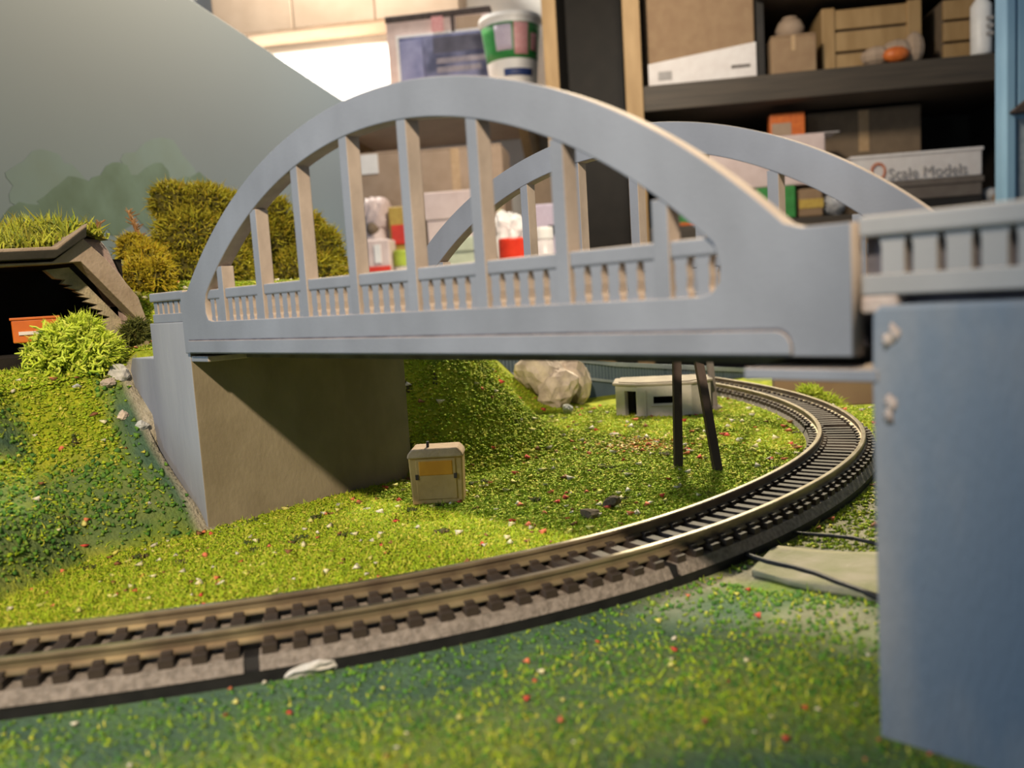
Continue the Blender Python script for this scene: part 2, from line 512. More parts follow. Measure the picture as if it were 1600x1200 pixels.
MAT['sky_board'] = sky_board_mat()
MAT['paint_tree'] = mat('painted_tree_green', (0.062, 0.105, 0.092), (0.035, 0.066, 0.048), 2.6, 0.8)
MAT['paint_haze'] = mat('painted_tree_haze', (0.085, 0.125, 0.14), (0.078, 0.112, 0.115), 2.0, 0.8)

# ---------------------------------------------------------------- track centre line (cubic b-spline), terrain heights
CTRL = np.array([[-0.65, -2.30], [-0.13, -1.72], [0.323, -1.147], [0.776, -0.582], [1.105, -0.012], [1.31, 0.557], [1.366, 1.151], [1.333, 1.753],
                 [1.197, 2.339], [0.905, 2.886], [0.479, 3.407], [-0.079, 3.883], [-0.777, 4.296], [-1.5, 4.62], [-2.3, 4.9]])


def bspline(c, m=60):
    o = []
    for i in range(len(c) - 3):
        t = np.linspace(0, 1, m, endpoint=False)[:, None]
        o.append(((1 - t) ** 3 * c[i] + (3 * t ** 3 - 6 * t * t + 4) * c[i + 1] + (-3 * t ** 3 + 3 * t * t + 3 * t + 1) * c[i + 2] + t ** 3 * c[i + 3]) / 6)
    return np.concatenate(o)


LINE = bspline(CTRL)
TAN = np.gradient(LINE, axis=0)
TAN /= np.linalg.norm(TAN, axis=1)[:, None]
NRM = np.stack([TAN[:, 1], -TAN[:, 0]], 1)          # to the outside of the curve
ARC = np.r_[0, np.cumsum(np.linalg.norm(np.diff(LINE, axis=0), axis=1))]


def sstep(a, b, x):
    t = np.clip((x - a) / (b - a), 0, 1)
    return t * t * (3 - 2 * t)


def track_side(x, y):
    """signed distance to the centre line, positive outside the curve"""
    x, y = np.atleast_1d(x).astype(float), np.atleast_1d(y).astype(float)
    out = np.empty(len(x))
    LL, NN = LINE[::6], NRM[::6]
    for k in range(0, len(x), 4000):
        dx, dy = x[k:k + 4000, None] - LL[None, :, 0], y[k:k + 4000, None] - LL[None, :, 1]
        j = np.argmin(dx * dx + dy * dy, 1)
        r = np.arange(len(j))
        s = dx[r, j] * NN[j, 0] + dy[r, j] * NN[j, 1]
        out[k:k + 4000] = np.sign(s) * np.sqrt(dx[r, j] ** 2 + dy[r, j] ** 2)
    return out


_WV = [(rng.uniform(2, 9), rng.uniform(0, 6.28), rng.uniform(0, 6.28)) for _ in range(14)]


def lumps(x, y):
    h = np.zeros_like(x)
    for k, a, ph in _WV: h += np.sin(k * (x * math.cos(a) + y * math.sin(a)) + ph) / k
    return h * 0.03


def toe(y):
    return np.interp(y, [-2.2, -1.3, -0.77, -0.41, -0.05, 0.05], [0.80, 0.20, -0.02, -0.30, -0.28, -0.28])


def height(x, y):
    x, y = np.atleast_1d(np.asarray(x, float)), np.atleast_1d(np.asarray(y, float))
    s = track_side(x, y)
    lm = lumps(x, y)
    z = -0.655 + 0.35 * lm * (1 - sstep(0.0, 0.2, -np.abs(s) + 0.40))
    z = z - 0.040 * sstep(-0.20, 0.16, s) * (1 - sstep(0.22, 0.60, s)) * (1 - sstep(2.2, 3.4, y)) - 0.02 * sstep(3.2, 3.8, y) * (s > 0)
    z = z + 0.25 * lm * sstep(0.3, 0.8, s)
    # hill in front of the left wing wall
    u = toe(y) - x
    prof = np.interp(u, [0, 0.06, 0.16, 0.33, 0.5, 0.58, 0.75, 1.2], [0, 0.10, 0.19, 0.31, 0.50, 0.60, 0.635, 0.655])
    hill = np.where(u > 0, prof + 1.1 * lm * sstep(0.05, 0.3, u) * (1 - sstep(0.5, 0.8, u)) + 0.3 * lm * sstep(0.6, 0.8, u), 0)
    k = 1 - sstep(0.0, 0.06, y)
    inside = np.where((x < -0.84), 0.655, np.where(x < -0.66, 0.45, 0.0))
    hill_b = inside * (1 - sstep(1.0, 1.02, y))
    z = z + hill * k + hill_b * (1 - k)
    # embankment behind the left abutment
    d = np.sqrt(((x + 0.95) / 0.98) ** 2 + ((y - 1.42) / 1.02) ** 2)
    emb = 0.80 * (1 - sstep(0.12, 1.02, d)) * sstep(0.99, 1.02, y)
    emb = emb * (1 + 2.2 * lm)
    z = np.where(emb > 0.004, np.maximum(z, -0.655 + emb), z)
    # high ground before the backdrop
    hg = sstep(0.30, 0.42, y) * sstep(1.35, 2.0, -x) * 0.32 + sstep(0.30, 0.45, y) * sstep(0.8, 1.2, -x) * (1 - sstep(1.0, 1.5, y)) * 0.0
    back = np.where((x < -0.9) & (y > 1.0), sstep(0.9, 1.5, -x) * (1 - sstep(2.2, 3.4, y + 0.25 * (x + 1.4))) * 0.65, 0)
    z = np.where(back > 0.004, np.maximum(z, -0.655 + back), z)
    far = 1 - sstep(2.9, 3.9, y + 0.35 * (x + 2.0))
    z = z + hg * far
    # the ground drops towards the far board
    z = z - 0.16 * sstep(3.6, 4.6, y) * sstep(-0.5, 0.4, x)
    return z


def zone(x, y):
    """painted (thin flock over teal green paint) and bare (plaster, cardboard) patches"""
    s = track_side(x, y)
    lm = lumps(x * 2.1 + 3, y * 2.1 - 1) / 0.03
    painted = sstep(0.08, 0.16, s) * (1 - sstep(0.4, 1.1, y)) * np.clip(1.15 - 0.32 * sstep(0.32, 0.5, s + 0.12 * lm) - 0.30 * sstep(0.45, 0.7, s) * lm, 0.55, 1.0)
    u = toe(y) - x
    steep = sstep(0.0, 0.05, u) * (1 - sstep(0.45, 0.62, u)) * (y < 0.05)
    painted = np.maximum(painted, steep * sstep(-0.35, 0.25, lm))
    painted = np.maximum(painted, sstep(-0.03, 0.03, u) * (1 - sstep(0.20, 0.36, u + 0.1 * lm)) * (y < 0.05) * (0.72 + 0.28 * sstep(-0.3, 0.3, lm)))
    bare = sstep(0.14, 0.2, s) * sstep(0.22, 0.62, y) * (1 - sstep(2.3, 2.8, y)) * sstep(-0.6, 0.4, lm + 0.55) * 0.9
    edge = (y < 0.03) * (y > -0.04) * (x > -0.86) * (x < -0.25)
    bare = np.maximum(bare, edge * sstep(-0.3, 0.3, lm + 0.2))
    bare = np.maximum(bare, (np.abs(y - 0.12) < 0.1) * (np.abs(x + 0.24) < 0.05) * 0.6)
    return painted, bare


# ---------------------------------------------------------------- the room
def rp(px, py, d):
    """where a sight line meets the upright plane at distance d in the room: (along the wall, height)"""
    q = R.T @ np.array([(px - CX) / F, (py - CY) / F, 1.0])
    t = d / (q @ E2)
    return t * (q @ E1), CAM[2] + t * q[2]


def rect(x0, y0, x1, y1, d):
    xm, ym = (x0 + x1) / 2, (y0 + y1) / 2
    return rp(x0, ym, d)[0], rp(x1, ym, d)[0], rp(xm, y1, d)[1], rp(xm, y0, d)[1]


FLOOR_Z = -15.0
MB().box(-22, 22, -16, 33, -0.4, 0).build('floor', MAT['wood_floor'], loc=room(0, 0, FLOOR_Z), rz=TH)['kind'] = 'structure'
MB().box(-22, 22, 0, 0.5, 0, 34).build('wall_back', MAT['wall'], loc=room(0, 31.5, FLOOR_Z), rz=TH)['kind'] = 'structure'
b_ = MB().box(-22, 22, -0.25, 0, 0, 1.6).build('baseboard_back', MAT['white_plastic'], loc=room(0, 31.5, FLOOR_Z), rz=TH, bevel=0.05)
b_['kind'] = 'structure'

# ---------------------------------------------------------------- terrain with its skirt
gx = np.arange(-7.5, 4.01, 0.035)
gy = np.arange(-2.6, 7.6, 0.035)
X, Y = np.meshgrid(gx, gy)
xf, yf = X.ravel(), Y.ravel()
BD = np.array([-0.5815, 0.8135]); BD /= np.linalg.norm(BD)
BEND = np.array([-8.975, 7.413])                        # right hand end of the backdrop
bn = np.array([BD[1], -BD[0]])                           # from the backdrop to the layout
off = (xf - BEND[0]) * bn[0] + (yf - BEND[1]) * bn[1]
Z = height(xf, yf)
nx_, ny_ = len(gx), len(gy)
idx = np.arange(nx_ * ny_).reshape(ny_, nx_)
quads = np.stack([idx[:-1, :-1], idx[:-1, 1:], idx[1:, 1:], idx[1:, :-1]], -1).reshape(-1, 4)
dpt = (np.stack([xf, yf, Z], 1) - CAM) @ R[2]
keep = (off[quads] > 0.03).all(1) & (dpt[quads] < 7.8).all(1)
quads = quads[keep]
used = np.unique(quads)
remap = -np.ones(nx_ * ny_, int)
remap[used] = np.arange(len(used))
co = np.stack([xf, yf, Z], 1)[used]
terr = np_mesh('terrain', co, remap[quads], MAT['terrain'])
pa, ba = zone(co[:, 0], co[:, 1])
for nm, arr in (('painted', pa), ('bare', ba)):
    terr.attributes.new(nm, 'FLOAT', 'POINT').data.foreach_set('value', arr.astype(np.float32))
to = link('terrain', terr, smooth=True)
tag(to, 'model railway ground with a grassy lawn, hill and embankment', 'terrain', kind='structure')


def zat(x, y):
    return float(height(x, y)[0])


# ---------------------------------------------------------------- backdrop board with painted trees
bl = 12.5
bang = math.atan2(-BD[1], -BD[0])
bo = empty('backdrop_board', (BEND[0], BEND[1], -1.0), bang, 'tall sky-blue painted backdrop board with green painted trees, standing behind the tunnel', 'backdrop')
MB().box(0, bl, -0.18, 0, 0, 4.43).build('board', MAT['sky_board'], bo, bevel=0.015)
MB().box(-0.02, bl, -0.2, 0.03, 0, 1.12).build('bottom_rail', MAT['wood_pine'], bo, bevel=0.01)


def on_board(px, py):
    """point of the board's painted face on a sight line, in the board's own length and height"""
    q = R.T @ np.array([(px - CX) / F, (py - CY) / F, 1.0])
    t = ((BEND[0] - CAM[0]) * bn[0] + (BEND[1] - CAM[1]) * bn[1]) / (q[0] * bn[0] + q[1] * bn[1])
    P_ = CAM + t * q
    return -((P_[0] - BEND[0]) * BD[0] + (P_[1] - BEND[1]) * BD[1]), P_[2] + 1.0


def paint_shape(name, pts, m, lift):
    lp = [on_board(*q) for q in pts]
    mb = MB().prism(lp, -0.002, lift * 0.2, 'y')
    return mb.build(name, m, bo)


def blobby(cx, cy, rx, ry, n=26, jag=0.12, ph=0.0):
    return [(cx + rx * (1 + jag * math.sin(5 * a + ph) + jag * 0.6 * math.sin(9 * a + 2 * ph)) * math.cos(a), cy - ry * (1 + jag * math.sin(4 * a + ph) + 0.5 * jag * math.sin(11 * a)) * math.sin(a))
            for a in [2 * math.pi * k / n for k in range(n)]]


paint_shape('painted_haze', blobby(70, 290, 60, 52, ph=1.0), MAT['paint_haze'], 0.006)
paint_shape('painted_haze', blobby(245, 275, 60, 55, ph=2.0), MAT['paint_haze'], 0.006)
paint_shape('painted_tree', blobby(125, 325, 60, 46, ph=0.3), MAT['paint_tree'], 0.009)
paint_shape('painted_tree', blobby(180, 310, 44, 52, ph=1.7), MAT['paint_tree'], 0.010)
paint_shape('painted_tree', blobby(238, 306, 38, 48, ph=2.6), MAT['paint_tree'], 0.011)
paint_shape('painted_tree', blobby(300, 320, 34, 50, ph=4.0), MAT['paint_tree'], 0.010)
paint_shape('painted_tree', blobby(50, 350, 50, 35, ph=5.0), MAT['paint_tree'], 0.008)
paint_shape('painted_tree', blobby(440, 390, 40, 60, ph=3.3), MAT['paint_tree'], 0.008)

# ---------------------------------------------------------------- arch bridge
br = empty('arch_bridge', (0.925, 0.525, 0), 0, 'light grey concrete model road bridge with twin arches, hangers and balustrades', 'bridge')
OX, OY = -0.925, -0.525


def arc(cx, cz, r, xa, xb, n):
    return [(x, cz + math.sqrt(r * r - (x - cx) ** 2)) for x in np.linspace(xa, xb, n)]


outer = [(-0.285, 0.0), (-0.285, 0.222), (-0.228, 0.224)] + arc(0.90, -0.918, 1.605, -0.218, 2.02, 64) + [(2.05, 0.222), (2.135, 0.222), (2.135, 0.0)]
inner = [(-0.062, 0.112), (-0.088, 0.118), (-0.101, 0.142), (-0.100, 0.175)] + arc(0.898, -0.847, 1.4435, -0.088, 1.882, 60) + [(1.894, 0.17), (1.892, 0.138), (1.875, 0.118), (1.85, 0.112)]
pm = outline_mesh('arch_girder', [outer, inner], 0.05, [MAT['bridge']], 0.003)


def intrados(x):
    return -0.847 + math.sqrt(max(0.0, 1.4435 ** 2 - (x - 0.898) ** 2))


for side, y0 in ((0, 0.0), (1, 1.0)):
    link('arch_girder', pm, br, (OX, OY + y0, 0))
    yo = OY + y0
    # raised band along the foot of the girder
    lp = [(-0.245, 0.004), (-0.245, 0.046)] + [(2.0 + 0.03 * math.sin(a), 0.016 + 0.03 * math.cos(a)) for a in np.linspace(0, math.pi / 2, 6)] + [(2.03, 0.004)]
    ya, yb = (-0.006, 0.004) if side == 0 else (0.046, 0.056)
    MB().prism([(u + OX, v) for u, v in lp], yo + ya, yo + yb).build('girder_band', MAT['bridge'], br, bevel=0.002)
    MB().prism([(u * 1.0005 + OX, v + (0.005 if v > 0.03 else 0)) for u, v in lp], yo + (0.0 - 0.0015 if side == 0 else 0.05), yo + (0.002 if side == 0 else 0.0515)).build('shadow_line', MAT['groove'], br)  # dark strip painted in as the shadow line over the band
    for n in range(8):
        x0 = n * 0.25
        zt = min(intrados(x0), intrados(x0 + 0.036)) + 0.012
        MB().box(x0 + OX, x0 + 0.036 + OX, yo + 0.0025, yo + 0.0475, 0.105, zt).build('hanger', MAT['bridge'], br, bevel=0.002)
    MB().box(-0.105 + OX, 1.9 + OX, yo + 0.008, yo + 0.044, 0.188, 0.222).build('handrail', MAT['bridge'], br, bevel=0.005)
    # balusters between the hangers
    bx = [-0.075, -0.035] + [n * 0.25 + 0.036 + 0.0125 + 0.0447 * k for n in range(7) for k in range(5)] + [1.797, 1.845]
    me = MB().prism([(-0.0145, 0.10), (-0.0145, 0.122), (-0.0115, 0.130), (-0.014, 0.150), (-0.0125, 0.172), (-0.0165, 0.190), (0.0165, 0.190), (0.0125, 0.172), (0.014, 0.150), (0.0115, 0.130), (0.0145, 0.122), (0.0145, 0.10)],
                    0.012, 0.036).mesh('baluster', MAT['bridge'])
    for x in bx:
        link('baluster', me, br, (x + 0.008 + OX, yo, 0))
MB().box(-0.28 + OX, 2.13 + OX, 0.05 + OY, 1.0 + OY, 0.012, 0.085).build('deck', MAT['groove'], br)
for k in range(4):
    y = 0.17 + 0.22 * k
    MB().box(-0.27 + OX, 2.12 + OX, y + OY, y + 0.03 + OY, -0.03, 0.013).build('deck_beam', MAT['wood_grey'], br)

# ---------------------------------------------------------------- abutments with their approach parapets


def parapet(par, x0, x1, y, n, zb, zt, pitch, first, wid, m):
    MB().box(x0, x1, y - 0.008, y + 0.038, zt - 0.034, zt).build('handrail', m, par, bevel=0.006)
    MB().box(x0, x1, y, y + 0.034, zb, zb + 0.034).build('parapet_base', m, par, bevel=0.003)
    MB().box(x0, x1, y + 0.026, y + 0.034, zb + 0.03, zt - 0.03).build('slot_shade_sheet', MAT['groove'], par)  # dark sheet painting the shade seen between the balusters
    h = wid / 2
    me = MB().prism([(-h, zb + 0.03), (-h, zt - 0.05), (-h - 0.004, zt - 0.033), (h + 0.004, zt - 0.033), (h, zt - 0.05), (h, zb + 0.03)], 0.003, 0.027).mesh('baluster', m)
    for k in range(n):
        link('baluster', me, par, (first + pitch * k, y, 0), bevel=0.002)


la = empty('bridge_abutment', (-0.5, 0.5, -0.66), 0, 'far left bridge abutment with a warm beige inner face beside the grassy hill', 'abutment')
ax, ay, az = 0.5, -0.5, 0.66


def A(mb):
    mb.v = [(x + ax, y + ay, z + az) for x, y, z in mb.v]
    return mb


mb = MB().box(-0.60, -0.28, 0.015, 1.01, -0.72, 0.115)
mb.m = [1 if i == 5 else 0 for i in range(6)]
A(mb).build('abutment_wall', [MAT['pier_wing'], MAT['pier_inner']], la, bevel=0.004)
A(MB().prism([(-0.86, -0.72), (-0.86, -0.10), (-0.815, -0.022), (-0.60, -0.022), (-0.60, -0.72)], 0.02, 0.99)).build('wing_wall', MAT['pier_wing'], la, bevel=0.004)
A(MB().box(-0.36, -0.155, 0.018, 0.98, -0.032, -0.012)).build('bearing_pad', MAT['bridge'], la, bevel=0.003)
pl = empty('parapet', (ax, ay, az))
pl.parent = la
parapet(pl, -0.575, -0.29, 0.02, 6, 0.115, 0.23, 0.044, -0.548, 0.030, MAT['bridge'])
parapet(pl, -0.575, -0.29, 0.96, 6, 0.115, 0.23, 0.044, -0.548, 0.030, MAT['bridge'])
A(MB().box(-0.6, -0.285, 0.06, 0.95, 0.115, 0.14)).build('roadway', MAT['groove'], la)

ra = empty('bridge_abutment', (2.9, 0.5, -0.7), 0, 'near right bridge abutment, blurred blue-grey pier under a balustraded parapet', 'abutment')
ax, ay, az = -2.9, -0.5, 0.7
A(MB().prism([(2.163, -0.78), (2.158, -0.05), (2.160, 0.070), (2.172, 0.084), (3.6, 0.084), (3.6, -0.78)], 0.015, 1.02)).build('abutment_wall', MAT['pier'], ra, bevel=0.008)
A(MB().box(1.93, 2.17, 0.012, 0.98, -0.043, -0.022)).build('bearing_pad', MAT['bridge'], ra, bevel=0.003)
A(MB().box(2.14, 2.2, 0.02, 1.0, 0.07, 0.10)).build('bearing_block', MAT['chip'], ra, bevel=0.006)
for i in range(6):
    cx, cz = 2.172 + 0.035 * rng.random(), 0.05 - 0.15 * rng.random()
    cm = MB().lathe([(0.001, -0.003), (0.007 + 0.008 * rng.random(), -0.001), (0.005, 0.001), (0.001, 0.002)], 7)
    cm.v = [(cx + q[0] * (1 + 0.4 * math.sin(7 * j + i)), 0.016 + q[2] * 0.7, cz + q[1] * (1.5 + 0.6 * math.cos(5 * j + 2 * i))) for j, q in enumerate(cm.v)]
    A(cm).build('plaster_chip', MAT['chip'], ra, smooth=True)
pr = empty('parapet', (ax, ay, az))
pr.parent = ra
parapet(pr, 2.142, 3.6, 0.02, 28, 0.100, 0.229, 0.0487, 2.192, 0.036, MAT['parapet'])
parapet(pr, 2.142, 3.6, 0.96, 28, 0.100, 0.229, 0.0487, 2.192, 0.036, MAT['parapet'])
A(MB().box(2.15, 3.6, 0.06, 0.95, 0.084, 0.105)).build('roadway', MAT['groove'], ra)

# ---------------------------------------------------------------- curved track in sections


def offset_strip(i0, i1, prof, step=4):
    """sweep a closed (offset, z) profile along the centre line"""
    ids = list(range(i0, i1, step)) + [i1]
    n = len(prof)
    vs, fs = [], []
    for i in ids:
        for o_, z_ in prof: vs.append((LINE[i, 0] + NRM[i, 0] * o_, LINE[i, 1] + NRM[i, 1] * o_, z_))
    for a in range(len(ids) - 1):
        for k in range(n):
            k2 = (k + 1) % n
            fs.append((a * n + k, a * n + k2, (a + 1) * n + k2, (a + 1) * n + k))
    fs += [tuple(range(n)), tuple(range(len(ids) * n - 1, (len(ids) - 1) * n - 1, -1))]
    return MB().add(vs, fs)


RZ = -0.58


def railprof(c):
    return [(c - 0.021, RZ - 0.036), (c - 0.021, RZ - 0.032), (c - 0.005, RZ - 0.027), (c - 0.005, RZ - 0.012), (c - 0.010, RZ - 0.009), (c - 0.010, RZ - 0.002), (c - 0.007, RZ),
            (c + 0.007, RZ), (c + 0.010, RZ - 0.002), (c + 0.010, RZ - 0.009), (c + 0.005, RZ - 0.012), (c + 0.005, RZ - 0.027), (c + 0.021, RZ - 0.032), (c + 0.021, RZ - 0.036)]


def nearest(x, y):
    return int(np.argmin((LINE[:, 0] - x) ** 2 + (LINE[:, 1] - y) ** 2))


G = 0.187
cuts = [0, nearest(0.90, -0.47), nearest(1.345, 0.54), nearest(1.0, 2.75), len(LINE) - 1]
names = ['length of model railway track curving in from the lower left, nearest the camera', 'length of model railway track passing under the bridge between two joints',
         'tightly curved length of model railway track beyond the bridge, beside the right pier', 'farthest length of model railway track running off behind the bunker']
tie_me = MB().box(-0.142, 0.142, -0.0165, 0.0165, -0.646, -0.616)
for sx in (-1, 1):
    for q in (-0.022, 0.022):
        c = sx * G / 2 + q
        tie_me.box(c - 0.009, c + 0.009, -0.012, 0.012, -0.617, -0.606)
tie_me = tie_me.mesh('sleeper', MAT['tie'])
for k in range(4):
    i0, i1 = cuts[k], cuts[k + 1]
    im = (i0 + i1) // 2
    ts = empty('track_section', (LINE[im, 0], LINE[im, 1], -0.7), 0, names[k], 'track', 'lengths of model railway track')
    sh = (-LINE[im, 0], -LINE[im, 1], 0.7)
    rb = offset_strip(i0 + (2 if k else 0), i1 - (1 if k < 3 else 0), [(-0.160, -0.665), (-0.142, -0.636), (0.142, -0.636), (0.160, -0.665)])
    rb.build('roadbed', MAT['ballast'], ts, loc=sh)
    offset_strip(i0, i1, [(-0.155, -0.74), (-0.157, -0.664), (0.157, -0.664), (0.155, -0.74)]).build('roadbed_shadow_strip', MAT['black'], ts, loc=sh)  # black strip stands in for the shadow gap under the roadbed
    if k: offset_strip(i0 - 1, i0 + 2, [(-0.158, -0.70), (-0.141, -0.638), (0.141, -0.638), (0.158, -0.70)], 1).build('joint_clip', MAT['black'], ts, loc=sh)
    for c in (-G / 2, G / 2):
        rl = offset_strip(i0, i1, railprof(c), 3)
        nseg = (len(rl.f) - 2) // 14
        rl.m = [1 if j % 14 in (6,) else 0 for j in range(nseg * 14)] + [0, 0]
        rl.build('rail', [MAT['rail'], MAT['railtop']], ts, loc=sh)
    a = ARC[i0] + 0.035
    while a < ARC[i1] - 0.02:
        i = int(np.searchsorted(ARC, a))
        o = link('sleeper', tie_me, ts, (LINE[i, 0] + sh[0], LINE[i, 1] + sh[1], sh[2]), math.atan2(NRM[i, 1], NRM[i, 0]))
        a += 0.067

# ---------------------------------------------------------------- tunnel portal, wagon
PX = -1.2
tp = empty('tunnel_portal', (PX, 0, 0), 0, 'brown tunnel mouth with chamfered corner, dark inside and grass on its roof', 'tunnel')
face = [(-0.60, 0.385), (-0.11, 0.402), (0.024, 0.500), (0.115, 0.405), (0.235, 0.235), (0.262, 0.13), (0.262, -0.10), (0.222, -0.10), (0.222, 0.135), (0.004, 0.400), (-0.11, 0.392), (-0.60, 0.372)]
MB().prism(face, -0.10, 0.0, 'x').build('portal_face', MAT['portal'], tp, bevel=0.004)
slab = [(-0.60, 0.392), (-0.115, 0.412), (0.02, 0.502), (0.026, 0.545), (-0.10, 0.448), (-0.60, 0.425)]
MB().prism(slab, -0.06, 0.05, 'x').build('roof_edge', MAT['portal_dark'], tp, bevel=0.004)
slab2 = [(-0.60, 0.424), (-0.10, 0.447), (0.026, 0.544), (0.034, 0.562), (-0.105, 0.462), (-0.60, 0.438)]
MB().prism(slab2, -0.7, 0.045, 'x').build('roof_board', MAT['portal'], tp, bevel=0.004)
MB().prism([(0.01, 0.47), (0.03, 0.515), (0.13, 0.510), (0.165, 0.46), (0.20, 0.36), (0.29, 0.20), (0.29, -0.1), (0.20, -0.1), (0.20, 0.2), (0.115, 0.40)], -0.30, -0.09, 'x').build('side_rib', MAT['portal_pink'], tp, bevel=0.02)
jag = [(-0.10, 0.375), (0.0, 0.385), (0.21, 0.13), (0.21, -0.05), (0.15, -0.05)]
for k in range(17):
    t = k / 16
    jag.append((0.145 - 0.19 * t + (0.012 if k % 2 else -0.012) * (1 + rng.random()), 0.13 + 0.20 * t ** 0.8 + 0.012 * rng.random()))
MB().prism(jag, -0.18, -0.14, 'x').build('torn_lining', MAT['plaster'], tp)
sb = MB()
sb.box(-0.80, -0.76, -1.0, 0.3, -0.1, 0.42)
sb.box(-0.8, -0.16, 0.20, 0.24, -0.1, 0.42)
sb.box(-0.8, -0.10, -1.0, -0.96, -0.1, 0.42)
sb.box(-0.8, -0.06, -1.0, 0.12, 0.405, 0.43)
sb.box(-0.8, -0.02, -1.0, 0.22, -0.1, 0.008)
sb.build('tunnel_lining', MAT['inner_shade'], tp)

wg = empty('goods_wagon', (-1.50, -0.115, 0.012), math.radians(-20), 'orange goods wagon half hidden in the dark tunnel mouth behind the lichen bush', 'wagon')
wm = MB().box(-0.14, 0.14, -0.085, 0.10, 0.05, 0.152)
wm.build('body', MAT['wagon'], wg, bevel=0.006)
MB().box(-0.145, 0.145, -0.09, 0.105, 0.150, 0.162).build('top_rim', MAT['wagon'], wg, bevel=0.003)
MB().box(0.139, 0.146, -0.06, 0.08, 0.085, 0.10).build('stripe', MAT['white'], wg)
for yy in (-0.06, 0.06):
    for xx in (-0.08, 0.08):
        q = MB().lathe([(0.002, -0.008), (0.028, -0.008), (0.028, 0.008), (0.002, 0.008)], 16)
        q.v = [(xx + a, yy + c_, 0.028 + b) for a, b, c_ in q.v]
        q.build('wheel', MAT['black'], wg)
MB().box(-0.12, 0.12, -0.05, 0.05, 0.03, 0.052).build('chassis', MAT['black'], wg)

# ---------------------------------------------------------------- planting helpers


def blades(pts, dirs, length, width, name, m):
    """one thin bent blade (two triangles) per point"""
    n = len(pts)
    L_ = length * (0.6 + 0.8 * rng.random(n))[:, None]
    side = np.cross(dirs, rng.normal(size=(n, 3)))
    side /= np.linalg.norm(side, axis=1)[:, None] + 1e-9
    bend = rng.normal(size=(n, 3)) * 0.35
    wv = side * width * (0.6 + 0.8 * rng.random(n))[:, None]
    mid = pts + dirs * L_ * 0.55
    tip = pts + (dirs + bend) * L_
    co = np.stack([pts - wv * 0.5, pts + wv * 0.5, mid + wv * 0.45, mid - wv * 0.45, tip], 1).reshape(-1, 3)
    k = np.arange(n)[:, None] * 5
    f = np.concatenate([k + np.array([[0, 1, 2]]), k + np.array([[0, 2, 3]]), k + np.array([[3, 2, 4]])], 0)
    return np_mesh(name, co, f, m)


def blob_pts(blobs, n):
    """points and outward directions spread over a set of ellipsoids"""
    ws = np.array([b[3] * b[5] for b in blobs])
    ws = ws / ws.sum()
    which = rng.choice(len(blobs), n, p=ws)
    B = np.array(blobs)[which]
    d = rng.normal(size=(n, 3))
    d /= np.linalg.norm(d, axis=1)[:, None]
    d[:, 2] = np.where(d[:, 2] < -0.5, -d[:, 2], d[:, 2])
    r = 0.80 + 0.2 * rng.random(n)
    return B[:, :3] + d * B[:, 3:6] * r[:, None], d / np.linalg.norm(d, axis=1)[:, None]


def core_mesh(blobs, name, m, k=0.86):
    mb = MB()
    for x, y, z, a, b, c in blobs:
        nv = len(mb.v)
        prof = [(math.sin(t), -math.cos(t)) for t in np.linspace(0.15, math.pi - 0.15, 7)]
        mb.lathe(prof, 10)
        for i in range(nv, len(mb.v)):
            q = mb.v[i]
            mb.v[i] = (x + q[0] * a * k, y + q[1] * b * k, z + q[2] * c * k)
    return mb.mesh(name, m)


def moss_bush(name, loc, blobs, n, length, width, m, label, cat='bush', group=None, core='moss_core'):
    t = empty(name, loc, 0, label, cat, group)
    link('moss_core', core_mesh(blobs, 'moss_core', MAT[core]), t, smooth=True)
    p_, d_ = blob_pts(blobs, n)
    d_ = d_ + rng.normal(size=d_.shape) * 0.45
    d_ /= np.linalg.norm(d_, axis=1)[:, None]
    link('foliage', blades(p_, d_, length, width, 'foliage', m), t)
    return t


def at(px, py, d):
    """the point at depth d along a sight line"""
    return Vector(CAM + (R.T @ np.array([(px - CX) / F, (py - CY) / F, 1.0])) * d)


# big moss tree behind the left arch foot
def blobs_from(items, d, base):
    out = []
    for x, y, rx, ry, dd in items:
        q = at(x, y, d + dd) - base
        s = (d + dd) / F
        out.append((q.x, q.y, q.z, rx * s, rx * s, ry * s))
    return out


def on_ground(px, d):
    """foot point at depth d below a picture column, on the terrain"""
    q = at(px, 500, d)
    return Vector((q.x, q.y, zat(q.x, q.y)))


base = on_ground(300, 5.3)
moss_bush('moss_tree', base, blobs_from([(270, 320, 34, 34, 0), (318, 325, 46, 36, 0.1), (352, 340, 34, 42, 0.2), (300, 375, 60, 50, 0), (290, 425, 62, 40, 0), (345, 420, 50, 45, 0.1), (385, 380, 30, 55, 0.3)], 5.3, base),
          16000, 0.036, 0.008, MAT['moss'], 'tall olive moss tree before the backdrop, just left of the arch foot', 'tree')
base = on_ground(450, 6.0)
moss_bush('moss_tree', base, blobs_from([(430, 335, 24, 26, 0), (425, 390, 36, 60, 0), (480, 370, 30, 40, 0.1), (505, 395, 30, 42, 0.1), (470, 430, 70, 40, 0), (525, 425, 22, 28, 0.2)], 6.0, base),
          12000, 0.040, 0.009, MAT['moss'], 'olive moss tree seen through the left hangers of the arch', 'tree')
base = on_ground(225, 4.5)
moss_bush('moss_bush', base, blobs_from([(210, 392, 24, 24, 0.3), (232, 412, 30, 30, 0.2), (248, 436, 22, 30, 0), (218, 440, 26, 34, 0), (214, 470, 24, 30, 0)], 4.5, base),
          6000, 0.032, 0.008, MAT['moss_yellow'], 'low yellow-brown moss bush between the tunnel and the bridge parapet')
base = Vector((-0.72, -0.02, zat(-0.72, -0.05)))
base = Vector(at(214, 540, 3.55)); base.z = zat(base.x, base.y)
